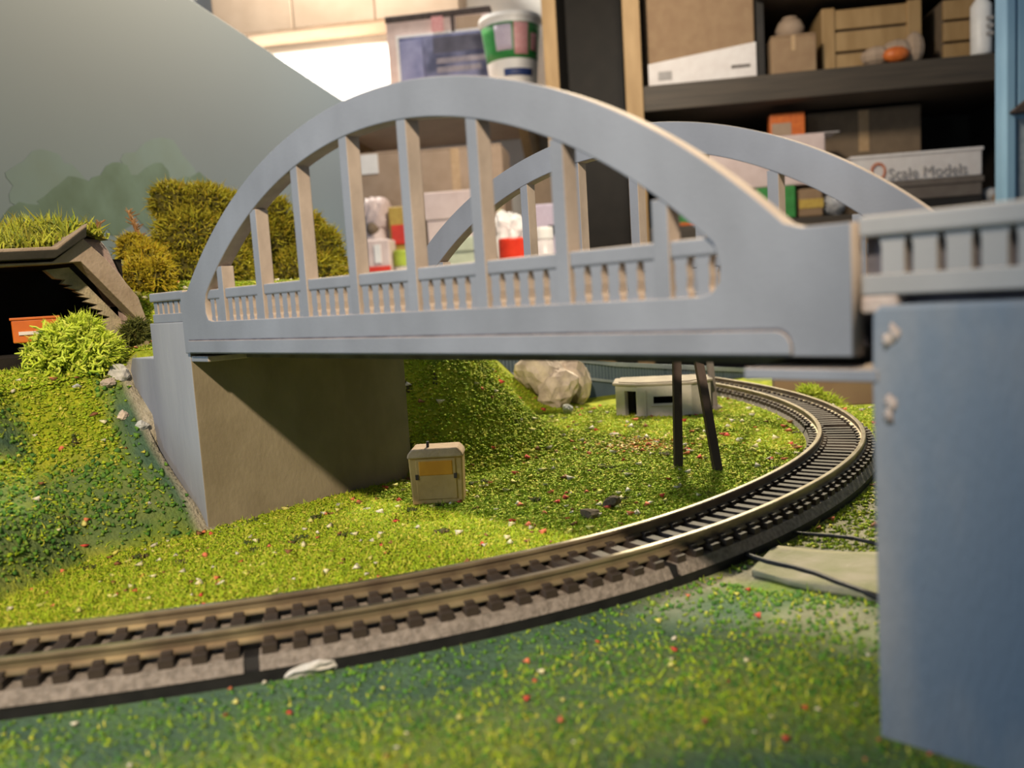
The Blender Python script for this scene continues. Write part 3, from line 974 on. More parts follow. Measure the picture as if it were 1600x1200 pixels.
moss_bush('moss_bush', base, blobs_from([(214, 522, 16, 20, 0), (206, 530, 12, 14, 0)], 3.55, base),
          900, 0.03, 0.007, MAT['moss_dark'], 'small dark green shrub at the end of the left parapet')
# grass on the tunnel roof
tr = [(-0.28 - 0.0, 0, 0, 0, 0, 0)]
n = 5200
pts = np.stack([PX - 0.02 - 0.75 * rng.random(n), -0.58 + 0.72 * rng.random(n), np.zeros(n)], 1)
pts[:, 2] = np.interp(pts[:, 1], [-0.6, -0.10, 0.03, 0.14], [0.436, 0.455, 0.535, 0.50]) + 0.10 * sstep(0.0, 0.5, PX - pts[:, 0]) * (1 - sstep(-0.1, 0.1, pts[:, 1]) * 0.7)
dirs = rng.normal(size=(n, 3)) * 0.5 + np.array([0.1, 0, 1.0])
dirs /= np.linalg.norm(dirs, axis=1)[:, None]
rg = empty('roof_turf', (PX - 0.4, -0.2, 0.45), 0, 'strip of yellow-green turf growing on the tunnel roof', 'turf')
link('tufts', blades(pts - np.array([PX - 0.4, -0.2, 0.45]), dirs, 0.055, 0.012, 'tufts', MAT['lichen']), rg)
rg.children[0].data.materials[0] = island_mat('roof_turf_blades', [(0.12, 0.14, 0.02), (0.30, 0.34, 0.03), (0.40, 0.42, 0.05), (0.24, 0.20, 0.03), (0.10, 0.16, 0.03)])
cb = MB()
ys = np.linspace(-0.58, 0.14, 13)
xs = np.linspace(-0.02, -0.77, 8)
vs = []
for x in xs:
    for y in ys:
        z = float(np.interp(y, [-0.6, -0.10, 0.03, 0.14], [0.432, 0.452, 0.53, 0.495])) + 0.10 * float(sstep(0.0, 0.5, -x)) * (1 - float(sstep(-0.1, 0.1, y)) * 0.7)
        vs.append((x + 0.4, y + 0.2, z - 0.45))
cb.add(vs, [(i * 13 + j, i * 13 + j + 1, (i + 1) * 13 + j + 1, (i + 1) * 13 + j) for i in range(7) for j in range(12)])
cb.build('soil', MAT['moss_core'], rg, smooth=True)
# rusty twigs
for q0, q1, q2, d, lb in (((218, 372), (210, 350), (200, 330), 4.8, 'rusty brown dried twig leaning left beside the tall moss tree'),
                          ((150, 372), (153, 360), (156, 348), 4.55, 'short rusty twig standing on the tunnel corner')):
    p0 = at(*q0, d)
    tw = empty('dried_twig', p0, 0, lb, 'twig')
    MB().tube([Vector((0, 0, -0.12)), Vector((0, 0, 0)), at(*q1, d) - p0, at(*q2, d) - p0], [0.012, 0.014, 0.013, 0.007], 6).build('stem', MAT['twig'], tw, smooth=True)
    sp = MB()
    for k in range(40):
        t = rng.random()
        o = (at(*q2, d) - p0) * t
        sp.tube([o, o + Vector((rng.normal() * 0.02, rng.normal() * 0.02, 0.015 + 0.015 * rng.random()))], [0.004, 0.002], 4)
    sp.build('dry_leaves', MAT['twig'], tw)

# lichen bush in front of the tunnel
bp = Vector(at(120, 574, 3.42)); bp.z = zat(bp.x, bp.y) - 0.01
lb = empty('lichen_bush', bp, 0, 'bright yellow-green frizzy lichen bush in front of the tunnel mouth', 'bush')
lm = MB()
sc_ = 3.42 / F
RT, UP = Vector(R[0]), Vector((0, 0, 1))
FW = Vector((R[2][0], R[2][1], 0)).normalized()
for k in range(950):
    u = rng.uniform(-1, 1)
    hmax = np.interp(u, [-1, -0.6, -0.1, 0.35, 0.7, 1.0], [42, 74, 86, 90, 62, 38]) * sc_
    o = RT * (u * 58 * sc_) + FW * rng.uniform(-0.10, 0.10)
    z0 = hmax * rng.uniform(0.0, 0.85)
    p = Vector((o.x, o.y, z0))
    dr = Vector((rng.normal() * 0.8 + u * 0.5 * RT.x, rng.normal() * 0.8 + u * 0.5 * RT.y, 0.5 + 0.6 * rng.random())).normalized()
    pts_ = [p.copy()]
    for j in range(5):
        dr = (dr + Vector(rng.normal(size=3)) * 0.75).normalized()
        p = p + dr * 0.014
        pts_.append(p.copy())
    lm.tube(pts_, [0.004, 0.0055, 0.005, 0.0045, 0.004, 0.002], 4)
lm.build('sprigs', MAT['lichen'], lb)
lp_, ld_ = blob_pts([(RT.x * q * 56 * sc_, RT.y * q * 56 * sc_, hh_ * sc_ * 0.45, 0.07, 0.08, hh_ * sc_ * 0.5) for q, hh_ in ((-0.7, 60), (-0.2, 80), (0.3, 88), (0.75, 55))], 5000)
ld_ = ld_ + rng.normal(size=ld_.shape) * 0.6
ld_ /= np.linalg.norm(ld_, axis=1)[:, None]
link('frizz', blades(lp_, ld_, 0.03, 0.006, 'frizz', MAT['lichen']), lb)

# yellow bush at the far bend
base = on_ground(1275, 5.4)
moss_bush('lichen_bush', base, blobs_from([(1265, 622, 18, 16, 0), (1287, 634, 20, 14, 0), (1305, 644, 14, 10, 0)], 5.4, base), 1500, 0.04, 0.012,
          MAT['lichen'], 'small yellow lichen bush against the brown board beyond the far bend of the track')

# ---------------------------------------------------------------- small things on the lawn
# relay cabinet
cp = Vector((0.215, 0.735, 0)); cp.z = zat(cp.x, cp.y) + 0.005
cbn = empty('relay_cabinet', cp, math.atan2(E1[1], E1[0]) + 0.10, 'small tan lineside cabinet with an amber panel, on the lawn beside the left abutment', 'cabinet')
loop = [(-0.100, 0.0), (-0.106, 0.185), (-0.092, 0.20), (0.092, 0.20), (0.106, 0.185), (0.100, 0.0)]
MB().prism(loop, -0.045, 0.06).build('body', MAT['cabinet'], cbn, bevel=0.006)
MB().prism([(-0.110, 0.185), (-0.106, 0.203), (-0.088, 0.222), (0.088, 0.222), (0.106, 0.203), (0.110, 0.185)], -0.056, 0.068).build('roof', mat('cabinet_roof_pinkish_tan', (0.50, 0.36, 0.25), (0.38, 0.27, 0.18), 14, 0.85, 0.3), cbn, bevel=0.006)
MB().box(-0.066, 0.066, -0.050, -0.043, 0.115, 0.172).build('amber_panel', MAT['cabinet_panel'], cbn, bevel=0.003)
MB().box(-0.078, 0.078, -0.048, -0.044, 0.02, 0.18).build('door', MAT['cabinet'], cbn, bevel=0.002)
for q in (-0.075, 0.075): MB().box(q - 0.006, q + 0.006, -0.051, -0.046, 0.10, 0.12).build('hinge', MAT['wood_dark'], cbn)
MB().tube([(-0.03, -0.02, 0.215), (-0.028, -0.02, 0.245)], 0.006, 6).build('vent_pin', MAT['black'], cbn)

# trestle legs behind the deck
tz = zat(0.752, 1.625)
ts = empty('timber_trestle', (0.84, 1.64, tz), 0, 'dark timber trestle on two splayed legs, standing on the lawn under the bridge', 'trestle')


def leg(p0, p1, r, m, par, org, name='leg'):
    return MB().tube([Vector(p0) - org, Vector(p1) - org], r, 4).build(name, m, par)


o_ = Vector((0.84, 1.64, tz))
pA, pB = Vector((0.752, 1.625, tz - 0.02)), Vector((0.925, 1.66, tz - 0.02))
tA, tB = at(1057, 545, (np.array(pA) - CAM) @ R[2] + 0.05), at(1088, 545, (np.array(pB) - CAM) @ R[2] + 0.12)
leg(pA, tA, 0.024, MAT['wood_dark'], ts, o_)
leg(pB, tB, 0.024, MAT['wood_dark'], ts, o_)
mid = (tA + tB) / 2 - o_
MB().box(mid.x - 0.13, mid.x + 0.13, mid.y - 0.07, mid.y + 0.07, mid.z - 0.015, mid.z + 0.03).build('cap_beam', MAT['wood_dark'], ts, bevel=0.004)
gp = Vector((-0.02, 3.29, 0)); gp.z = zat(gp.x, gp.y)
pst = empty('marker_post', gp, 0, 'thin grey leaning post farther off, at the right end of the bunker', 'post')
leg(gp + Vector((0, 0, -0.02)), at(1107, 545, (np.array(gp) - CAM) @ R[2]), 0.026, MAT['wood_grey'], pst, gp, 'shaft')
MB().lathe([(0.045, 0), (0.045, 0.018), (0.028, 0.03)], 10).build('foot', MAT['wood_grey'], pst)

# bunker
bq = Vector((-0.20, 2.98, 0)); bq.z = zat(bq.x, bq.y) - 0.015
bk = empty('bunker', bq, math.radians(33), 'low grey concrete bunker with dark doorway and slit, before the far wall', 'bunker')
plan = [(-0.29, -0.05), (-0.155, -0.14), (0.17, -0.14), (0.29, 0.0), (0.29, 0.22), (-0.29, 0.22)]
wl = MB()
H = 0.215


def wall_seg(a, b, op=None):
    """one wall slab; op = (t0,t1,z0,z1) leaves an opening"""
    (xa, ya), (xb, yb) = a, b
    L_ = math.hypot(xb - xa, yb - ya)
    ux, uy = (xb - xa) / L_, (yb - ya) / L_
    nx, ny = -uy, ux
    def slab(t0, t1, z0, z1, w0=0.0, w1=0.035):
        P = [(xa + ux * t * L_ + nx * w, ya + uy * t * L_ + ny * w) for t, w in ((t0, w0), (t1, w0), (t1, w1), (t0, w1))]
        wl.prism(P, z0, z1, 'z')
    if op is None:
        slab(0, 1, -0.02, H)
    else:
        t0, t1, z0, z1 = op
        slab(0, t0, -0.02, H); slab(t1, 1, -0.02, H)
        if z0 > 0: slab(t0, t1, -0.02, z0)
        if z1 < H: slab(t0, t1, z1, H)


ops = {0: (0.42, 0.95, 0.0, 0.185), 1: (0.30, 0.66, 0.105, 0.15)}
for i in range(6): wall_seg(plan[i], plan[(i + 1) % 6], ops.get(i))
wl.build('wall', MAT['bunker'], bk)
MB().prism([(x * 1.06, y * 1.06 if y < 0 else y * 1.03) for x, y in plan], H, H + 0.018, 'z').build('roof_slab', MAT['bunker_roof'], bk, bevel=0.008)
MB().prism([(x * 0.93, y * 0.93) for x, y in plan], H + 0.018, H + 0.025, 'z').build('roof_top', MAT['bunker_roof'], bk, bevel=0.003)
MB().prism([(x * 0.78, y * 0.78 + 0.01) for x, y in plan], -0.02, 0.004, 'z').build('inner_floor', MAT['inner_shade'], bk)
MB().box(-0.18, 0.18, 0.02, 0.06, 0, H).build('inner_shade_sheet', MAT['inner_shade'], bk)  # dark sheet behind doorway and slit, painting their shade
MB().box(-0.07, 0.075, -0.146, -0.136, 0.09, 0.098).build('slit_sill', MAT['bunker'], bk, bevel=0.002)
MB().box(-0.115, -0.10, -0.146, -0.136, -0.01, H - 0.02).build('buttress', MAT['bunker'], bk, bevel=0.002)

# far retaining wall with pilasters and parapet
fw = empty('retaining_wall', on_ground(1050, 6.6), 0, 'far blue-grey retaining wall with ribbed parapet, curving behind the bunker', 'wall')
fo = Vector(fw.location)
cpts = []
for px, d in ((760, 5.9), (830, 6.05), (893, 6.2), (960, 6.35), (1040, 6.6), (1130, 6.9), (1220, 7.3), (1300, 7.8)):
    q = at(px, 560, d)
    cpts.append(Vector((q.x, q.y, 0)))


def zpix(px, py, d):
    return at(px, py, d).z


top = [zpix(760, 553, 5.9), zpix(830, 558, 6.05), zpix(893, 562, 6.2), zpix(960, 570, 6.35), zpix(1040, 574, 6.6), zpix(1130, 578, 6.9), zpix(1220, 582, 7.3), zpix(1300, 586, 7.8)]
ww, cc_, rb_ = MB(), MB(), MB()
for i in range(len(cpts) - 1):
    a, b = cpts[i] - fo, cpts[i + 1] - fo
    a.z = b.z = 0
    t = (b - a).normalized(); nn = Vector((t.y, -t.x, 0))
    za, zb = top[i] - fo.z, top[i + 1] - fo.z
    for mbx, w0, w1, e0, e1 in ((ww, 0, -0.12, -0.5, 0.0), (cc_, 0.025, -0.14, -0.012, 0.022), (cc_, 0.02, -0.02, -0.14, -0.12)):
        vs = [a + nn * w0 + UP * (za + e0), b + nn * w0 + UP * (zb + e0), b + nn * w1 + UP * (zb + e0), a + nn * w1 + UP * (za + e0),
              a + nn * w0 + UP * (za + e1), b + nn * w0 + UP * (zb + e1), b + nn * w1 + UP * (zb + e1), a + nn * w1 + UP * (za + e1)]
        mbx.add(vs, [(0, 3, 2, 1), (4, 5, 6, 7), (0, 1, 5, 4), (1, 2, 6, 5), (2, 3, 7, 6), (3, 0, 4, 7)])
    L_ = (b - a).length
    for k in range(int(L_ / 0.028)):
        p = a + t * (k + 0.5) * 0.028
        zz = za + (zb - za) * (k + 0.5) * 0.028 / L_
        q = p + nn * 0.006
        rb_.add([q - t * 0.008 + UP * (zz - 0.12), q + t * 0.008 + UP * (zz - 0.12), q + t * 0.008 + UP * (zz - 0.01), q - t * 0.008 + UP * (zz - 0.01),
                 q - t * 0.008 - nn * 0.006 + UP * (zz - 0.12), q + t * 0.008 - nn * 0.006 + UP * (zz - 0.12), q + t * 0.008 - nn * 0.006 + UP * (zz - 0.01), q - t * 0.008 - nn * 0.006 + UP * (zz - 0.01)],
                [(0, 1, 2, 3), (0, 4, 5, 1), (1, 5, 6, 2), (2, 6, 7, 3), (3, 7, 4, 0)])
ww.build('wall_panel', MAT['far_wall'], fw)
cc_.build('coping', MAT['far_cap'], fw)
rbo = rb_.build('parapet_ribs', mat('far_rib_blue', (0.11, 0.155, 0.20), (0.085, 0.12, 0.16), 6), fw)
rbo['kind'] = 'stuff'

# brown board standing beyond the bend
bd0 = at(1212, 650, 5.9); bz = zat(bd0.x, bd0.y) - 0.05
bb = empty('wooden_board', (bd0.x, bd0.y, bz), TH, 'orange-brown wooden board standing on edge beyond the far bend of the track', 'board')
MB().box(0, 2.4, 0, 0.12, 0, zpix(1290, 540, 5.9) - bz).build('panel', MAT['card'], bb, bevel=0.01)
MB().box(-0.01, 2.4, -0.012, 0.13, zpix(1290, 540, 5.9) - bz, zpix(1290, 532, 5.9) - bz).build('edge_strip', MAT['wood_pine'], bb, bevel=0.004)


# rocks
def rock(name, loc, size, seed, m, label, cat='rock', group=None, flat=1.0):
    bm = bmesh.new()
    bmesh.ops.create_icosphere(bm, subdivisions=3, radius=1.0)
    r_ = np.random.default_rng(seed)
    cuts_ = [(r_.normal(size=3), 0.55 + 0.35 * r_.random()) for _ in range(11)]
    for v in bm.verts:
        p = np.array(v.co)
        for nrm, dd in cuts_:
            u = nrm / np.linalg.norm(nrm)
            e = p @ u - dd
            if e > 0: p = p - u * e * 0.9
        p = p * (1 + 0.05 * r_.normal())
        v.co = Vector(p) * size
        v.co.z *= flat
    me = bpy.data.meshes.new(name)
    bm.to_mesh(me)
    bm.free()
    me.materials.append(m)
    o = link(name, me, None, loc)
    o.rotation_euler = (0, 0, r_.random() * 6)
    return tag(o, label, cat, group)


for i, (px, py, d, sz, m, lb_, fl) in enumerate([
        (872, 612, 5.75, 0.165, 'rock', 'large tan rock face at the foot of the far embankment', 1.0),
        (848, 590, 5.80, 0.200, 'rock', 'upper tan rock on the far embankment, just under the bridge girder', 1.1),
        (890, 598, 6.0, 0.150, 'rock', 'yellowish-tan rock at the right edge of the far embankment, beside the wall', 1.35),
        (886, 640, 5.45, 0.045, 'rock_white', 'small pinkish-white stone at the foot of the tan rock face', 0.8)]):
    rock('rock', at(px, py, d), sz, 20 + i, MAT[m], lb_, flat=fl)


def on_plane(px, py):
    """ground point under a pixel (walk the sight line down to the terrain)"""
    q = R.T @ np.array([(px - CX) / F, (py - CY) / F, 1.0])
    ts_ = np.linspace(0.6, 7, 900)
    P_ = CAM[None] + ts_[:, None] * q[None]
    hz = height(P_[:, 0], P_[:, 1])
    k = np.argmax(P_[:, 2] < hz)
    return Vector(P_[k])


for i, (px, py, sz, m, lb_, fl) in enumerate([
        (490, 1040, 0.075, 'rock_white', 'smooth white plaster lump beside the near rail, lower left', 0.35),
        (1043, 897, 0.020, 'rock_white', 'tiny pale stone against the track edge below the bridge middle', 1.2),
        (922, 808, 0.042, 'stone_brown', 'dull brown stone in the grass inside the track curve, left of a pair', 0.7),
        (957, 792, 0.036, 'stone_brown', 'dull brown stone in the grass inside the track curve, right of a pair', 0.9),
        (575, 797, 0.022, 'rock_white', 'flat pale stone at the foot of the left abutment, right of a pair', 0.35),
        (530, 790, 0.022, 'rock_white', 'flat pale stone at the foot of the left abutment, left of a pair', 0.35),
        (960, 680, 0.030, 'rock', 'flat tan stone on the far lawn in front of the bunker', 0.35),
        (1155, 688, 0.024, 'rock_white', 'flat whitish stone on the far lawn right of the trestle', 0.4),
        (186, 588, 0.045, 'rock_white', 'white plaster stone at the top corner of the left wing wall', 0.9),
        (168, 600, 0.035, 'rock', 'grey-brown stone half buried on the hill top beside the wing wall', 0.6),
        (192, 652, 0.028, 'rock', 'pinkish stone on the hill beside the wing wall, upper of two', 0.8),
        (222, 668, 0.030, 'rock_white', 'pale stone on the hill against the wing wall, lower of two', 0.8),
        (120, 605, 0.020, 'rock_white', 'small white stone on the grassy hill top under the lichen bush', 0.6),
        (232, 787, 0.012, 'rock_white', 'single cream pebble on the dark green hill flank', 0.9)]):
    q = on_plane(px, py)
    rock('stone', q + Vector((0, 0, sz * fl * 0.35)), sz, 60 + i, MAT[m], lb_, 'stone', flat=fl)

# bare cardboard path right of the track with two black cables
pz = []
NP, NQ = 22, 10
pv = []
for i in range(NP + 1):
    t = i / NP
    fa, ne = np.array([1.515, 0.95]) * (1 - t) + np.array([2.15, 1.05]) * t, np.array([1.56, 0.70]) * (1 - t) + np.array([2.15, 0.55]) * t
    for j in range(NQ + 1):
        q = fa + (ne - fa) * j / NQ + (0.012 * math.sin(9 * t + 1) if j in (0, NQ) else 0)
        pv.append((q[0] - 1.8, q[1] - 0.82, zat(*q) + 0.010))
po = MB().add(pv, [(i * (NQ + 1) + j, i * (NQ + 1) + j + 1, (i + 1) * (NQ + 1) + j + 1, (i + 1) * (NQ + 1) + j) for i in range(NP) for j in range(NQ)]).build('path_slab', MAT['path'], None, loc=(1.8, 0.82, 0), smooth=True)
so = po.modifiers.new('thickness', 'SOLIDIFY')
so.thickness = 0.014
so.offset = 0
tag(po, 'grey-beige cardboard path lying between the track and the right pier', 'path')


def cable(pix, label, rad):
    P_ = [on_plane(*q) + Vector((0, 0, rad * 0.9)) for q in pix]
    for q in P_: q.z = zat(q.x, q.y) + 0.012 + rad * 0.9
    o = P_[0].copy()
    c = MB().tube([q - o for q in P_], rad, 6).build('black_cable', MAT['black'], None, loc=o, smooth=True)
    tag(c, label, 'cable')


cable([(1172, 836), (1215, 838), (1255, 843), (1300, 846), (1335, 850), (1372, 860)], 'thin black cable along the far edge of the beige path', 0.006)
cable([(1118, 866), (1160, 876), (1200, 888), (1240, 897), (1275, 908), (1310, 922), (1345, 936), (1380, 950)], 'thicker black cable along the near edge of the beige path', 0.008)

# ---------------------------------------------------------------- flock, flecks and clumps on the ground
n = 800000
xs, ys = rng.uniform(-3.0, 2.35, n), rng.uniform(-1.6, 4.6, n)
rel = np.stack([xs - CAM[0], ys - CAM[1], np.full(n, -0.7)], 1)
cc = rel @ R.T
dep = cc[:, 2]
u_, v_ = F * cc[:, 0] / np.maximum(dep, 0.05) + CX, F * cc[:, 1] / np.maximum(dep, 0.05) + CY
vis = (dep > 0.5) & ~((dep > 5.75) & (u_ < 1180)) & (u_ > -150) & (u_ < 1500) & (v_ < 1420)
pk = np.clip((2.2 / np.maximum(dep, 0.6)) ** 1.5, 0.12, 1.0)
side = track_side(xs, ys)
solid = ((xs > -0.87) & (xs < -0.27) & (ys > 0) & (ys < 1.02)) | ((xs > 2.15) & (ys > 0) & (ys < 1.03)) | (np.abs(side) < 0.168)
solid |= (xs > 1.5) & (xs < 2.16) & (ys > 0.62) & (ys < 1.04) & (side > 0.2)
solid |= (xs < PX + 0.02) & (ys < 0.3)
pa, ba = zone(xs, ys)
dens = pk * np.where(solid, 0, 1) * (1 - 0.88 * pa) * (1 - 0.8 * ba)
keep = vis & (rng.random(n) < dens)
xs, ys, pa, dep = xs[keep], ys[keep], pa[keep], dep[keep]
zs = height(xs, ys)
sz = (0.0026 + 0.0042 * rng.random(len(xs)) ** 2) * np.clip(dep / 2.4, 0.6, 1.5)


def granules(x, y, z, s, name, m, flat=1.0):
    k = len(x)
    T = np.array([[1, 1, 1], [-1, -1, 1], [-1, 1, -1], [1, -1, -1]], float)
    q = rng.normal(size=(k, 4))
    q /= np.linalg.norm(q, axis=1)[:, None]
    a, b, c, d = q.T
    RM = np.stack([np.stack([1 - 2 * (c * c + d * d), 2 * (b * c - a * d), 2 * (b * d + a * c)], -1),
                   np.stack([2 * (b * c + a * d), 1 - 2 * (b * b + d * d), 2 * (c * d - a * b)], -1),
                   np.stack([2 * (b * d - a * c), 2 * (c * d + a * b), 1 - 2 * (b * b + c * c)], -1)], 1)
    co = np.einsum('kij,tj->kti', RM, T) * s[:, None, None]
    co[:, :, 2] *= flat
    co += np.stack([x, y, z + s * 0.5], 1)[:, None, :]
    f = np.array([[0, 1, 2], [0, 3, 1], [0, 2, 3], [1, 3, 2]])
    return np_mesh(name, co.reshape(-1, 3), (np.arange(k)[:, None, None] * 4 + f[None]).reshape(-1, 3), m)


wm_ = rng.random(len(xs)) > pa * 0.9
o = link('grass', granules(xs[wm_], ys[wm_], zs[wm_], sz[wm_], 'grass', MAT['turf'], 0.55))
tag(o, 'yellow-green flocked grass covering the lawn, hill and embankment', 'grass', kind='stuff')
nb = 90000
kb = rng.choice(np.flatnonzero(wm_ & (dep > 1.2)), min(nb, int((wm_ & (dep > 1.2)).sum())), replace=False)
bd_ = rng.normal(size=(len(kb), 3)) * 0.45 + np.array([0, 0, 1.0])
bd_ /= np.linalg.norm(bd_, axis=1)[:, None]
o = link('grass_fibre', blades(np.stack([xs[kb], ys[kb], zs[kb]], 1), bd_, 0.016, 0.0035, 'grass_fibre', MAT['turf']))
tag(o, 'short standing fibres of static grass among the yellow-green flock', 'grass', kind='stuff')
c_ = ~wm_
o = link('sparse_grass', granules(xs[c_], ys[c_], zs[c_], sz[c_] * 1.15, 'sparse_grass', MAT['turf_cool']))
tag(o, 'cooler green flock thinly sprinkled over the painted foreground and hill flank', 'grass', kind='stuff')
nf = 850
k = rng.choice(len(xs), nf, replace=False, p=(1 / np.ones(len(xs)) / len(xs)))
sf = (0.0045 + 0.006 * rng.random(nf)) * np.clip(dep[k] / 2.4, 0.55, 1.6)
o = link('turf_flecks', granules(xs[k], ys[k], zs[k] + 0.004, sf, 'turf_flecks', MAT['fleck'], 0.6))
tag(o, 'red, white and straw coloured flecks strewn over the grass', 'litter', kind='stuff')
lc = on_plane(1000, 697)
nl = 420
lx, ly = lc.x + rng.normal(size=nl) * 0.16, lc.y + rng.normal(size=nl) * 0.13
o = link('leaf_crumbs', granules(lx, ly, height(lx, ly) + 0.004, 0.004 + 0.006 * rng.random(nl), 'leaf_crumbs', island_mat('leaf_crumb_colours', [(0.62, 0.36, 0.10), (0.66, 0.52, 0.22), (0.60, 0.20, 0.06), (0.70, 0.58, 0.30), (0.45, 0.42, 0.08)], const=True), 0.5))
tag(o, 'orange and straw leaf crumbs scattered on the lawn in front of the bunker', 'litter', kind='stuff')
nc = 70
k = rng.choice(np.flatnonzero(dep > 2.6), nc, replace=False)
cx_, cy_ = np.repeat(xs[k], 14) + rng.normal(size=nc * 14) * 0.010, np.repeat(ys[k], 14) + rng.normal(size=nc * 14) * 0.010
o = link('grass_clumps', granules(cx_, cy_, height(cx_, cy_) + 0.004, np.repeat(0.003 + 0.004 * rng.random(nc), 14), 'grass_clumps', MAT['clump']))
tag(o, 'dark green and brown foam clumps dotted over the lawn', 'undergrowth', kind='stuff')

# ---------------------------------------------------------------- the bookcase and the things behind the layout


def thing(name, d, box, label, cat, group=None, base=None):
    """an Empty at the foot of a box given by its seen front face; returns it with the size of the face"""
    r0, r1, z0, z1 = rect(*box, d)
    if base is not None: z0 = base + 0.012
    t = empty(name, room((r0 + r1) / 2, d, z0), TH, label, cat, group)
    return t, (r1 - r0) / 2, z1 - z0


DB = 23.0
# bookcase: uprights, back, boards
cr0, cr1 = rp(851, 120, DB)[0], rp(1666, 150, DB)[0]
cz1 = rp(1200, -160, DB)[1]
cb_ = empty('bookcase', room((cr0 + cr1) / 2, DB, FLOOR_Z), TH, 'tall dark bookcase with pale wooden front edges, behind the layout on the right', 'bookcase')
hw = (cr1 - cr0) / 2
mid_r = (cr0 + cr1) / 2
Hc = cz1 - FLOOR_Z


def upright(xa, xb, name='upright'):
    a = rp(xa, 120, DB)[0] - mid_r
    b = rp(xb, 120, DB)[0] - mid_r
    u = empty(name)
    u.parent = cb_
    MB().box(a, b, 0.12, 5.0, 0, Hc).build('board', MAT['case_dark'], u)
    MB().box(a - 0.01, b + 0.01, 0, 0.13, 0, Hc).build('front_edge', MAT['wood_pine'], u, bevel=0.02)


upright(852, 873)
upright(977, 1003)
upright(1640, 1665)
a1 = rp(1188, 50, DB)[0] - mid_r
b1 = rp(1200, 50, DB)[0] - mid_r
zs1 = rp(1380, 95, DB)[1] - FLOOR_Z
MB().box(a1, b1, 0.6, 5.0, zs1, Hc).build('divider', MAT['case_dark'], cb_)
MB().box(-hw, hw, 4.9, 5.05, 0, Hc).build('back_panel', MAT['case_dark'], cb_)
MB().box(-hw, hw, 0, 5.05, Hc, Hc + 0.4).build('top_board', MAT['case_dark'], cb_)
sa = rp(1003, 120, DB)[0] - mid_r
zl = rp(1380, 138, DB)[1] - FLOOR_Z
MB().box(sa, hw, 0.25, 4.9, zl, zs1).build('shelf_board', MAT['wood_shelf'], cb_, bevel=0.03)
z2 = rp(1290, 336, DB)[1] - FLOOR_Z
MB().box(sa, hw, 0.25, 4.9, z2 - 0.5, z2).build('shelf_board', MAT['wood_shelf'], cb_, bevel=0.03)
z3 = rp(1380, -60, DB)[1] - FLOOR_Z
MB().box(a1, hw, 0.25, 4.9, z3 - 0.45, z3).build('shelf_board', MAT['wood_shelf'], cb_, bevel=0.03)


def carton(d, box, depth, m, label, flaps=True, tape=True, name='cardboard_box', cat='box', group=None, lid=None, base=None):
    t, h, z = thing(name, d, box, label, cat, group, base)
    MB().box(-h, h, 0, depth, 0, z).build('body', m, t, bevel=0.04)
    if flaps:
        MB().box(-h, h, 0.0, 0.06, z, z + 0.02).build('flap', m, t)
        MB().box(-h + 0.03, h - 0.03, 0.03, depth * 0.49, z, z + 0.05).build('flap', m, t, bevel=0.01)
        MB().box(-h + 0.03, h - 0.03, depth * 0.51, depth - 0.03, z, z + 0.05).build('flap', m, t, bevel=0.01)
    if tape: MB().box(-h * 0.09, h * 0.09, -0.01, 0.01, z * 0.62, z + 0.01).build('tape', MAT['tape'], t)
    if lid: MB().box(-h - 0.04, h + 0.04, -0.04, depth + 0.04, z * 0.72, z + 0.03).build('lid', lid, t, bevel=0.03)
    return t, h, z


ZS1, Z2 = zs1 + FLOOR_Z, z2 + FLOOR_Z
t, h, z = carton(DB + 0.5, (1009, -130, 1177, 113), 3.8, MAT['card'], 'big brown cardboard box with a white bottom band, on the upper bookcase shelf', tape=False, base=ZS1)
zz = z * 45 / 243
MB().prism([(-h - 0.02, 0), (-h - 0.02, zz * 0.75), (h + 0.02, zz * 1.15), (h + 0.02, 0)], -0.04, 0.02).build('white_band', MAT['white'], t)
MB().box(-h * 0.83, -h * 0.57, -0.06, -0.03, zz * 0.18, zz * 0.46).build('label_print', MAT['grey_print'], t)
MB().box(h * 0.55, h * 0.9, -0.06, -0.03, zz * 0.35, zz * 0.45).build('label_print', MAT['wood_grey'], t)

# crates and stuff on the upper right shelf
t, h, z = thing('slatted_crate', DB + 1.1, (1284, 6, 1440, 93), 'wide slatted wooden crate on the upper bookcase shelf, behind the clear bag', 'crate', base=ZS1)
for sx in (-1, 1): MB().box(sx * (h - 0.17) - 0.17, sx * (h - 0.17) + 0.17, 0, 3, 0, z).build('corner_post', MAT['wood_pine'], t, bevel=0.02)
for k in range(3): MB().box(-h + 0.3, h - 0.3, 0.06, 0.2, z * (0.02 + 0.33 * k), z * (0.31 + 0.33 * k)).build('slat', MAT['wood_pine'], t, bevel=0.02)
MB().box(-h + 0.1, h - 0.1, 0.2, 2.9, 0, z * 0.97).build('body', MAT['card_dull'], t)
t, h, z = thing('slatted_crate', DB + 1.1, (1475, -5, 1530, 75), 'narrow wooden crate on the upper bookcase shelf, next to the white bottle', 'crate', base=ZS1)
for k in range(3): MB().box(-h, h, 0.0, 0.16, z * (0.02 + 0.33 * k), z * (0.31 + 0.33 * k)).build('slat', MAT['wood_pine'], t, bevel=0.02)
MB().box(-h + 0.02, h - 0.02, 0.16, 2.5, 0, z).build('body', MAT['card_dull'], t)
t, h, z = carton(DB + 0.5, (1204, 56, 1276, 102), 2.5, MAT['card'], 'low brown carton at the left end of the upper right shelf', base=ZS1)
top_ = t.location.z + z + 0.05
t, h, z = thing('clay_pot', DB + 0.9, (1215, 24, 1262, 57), 'rounded tan pot standing on the low brown carton', 'pot', base=top_)
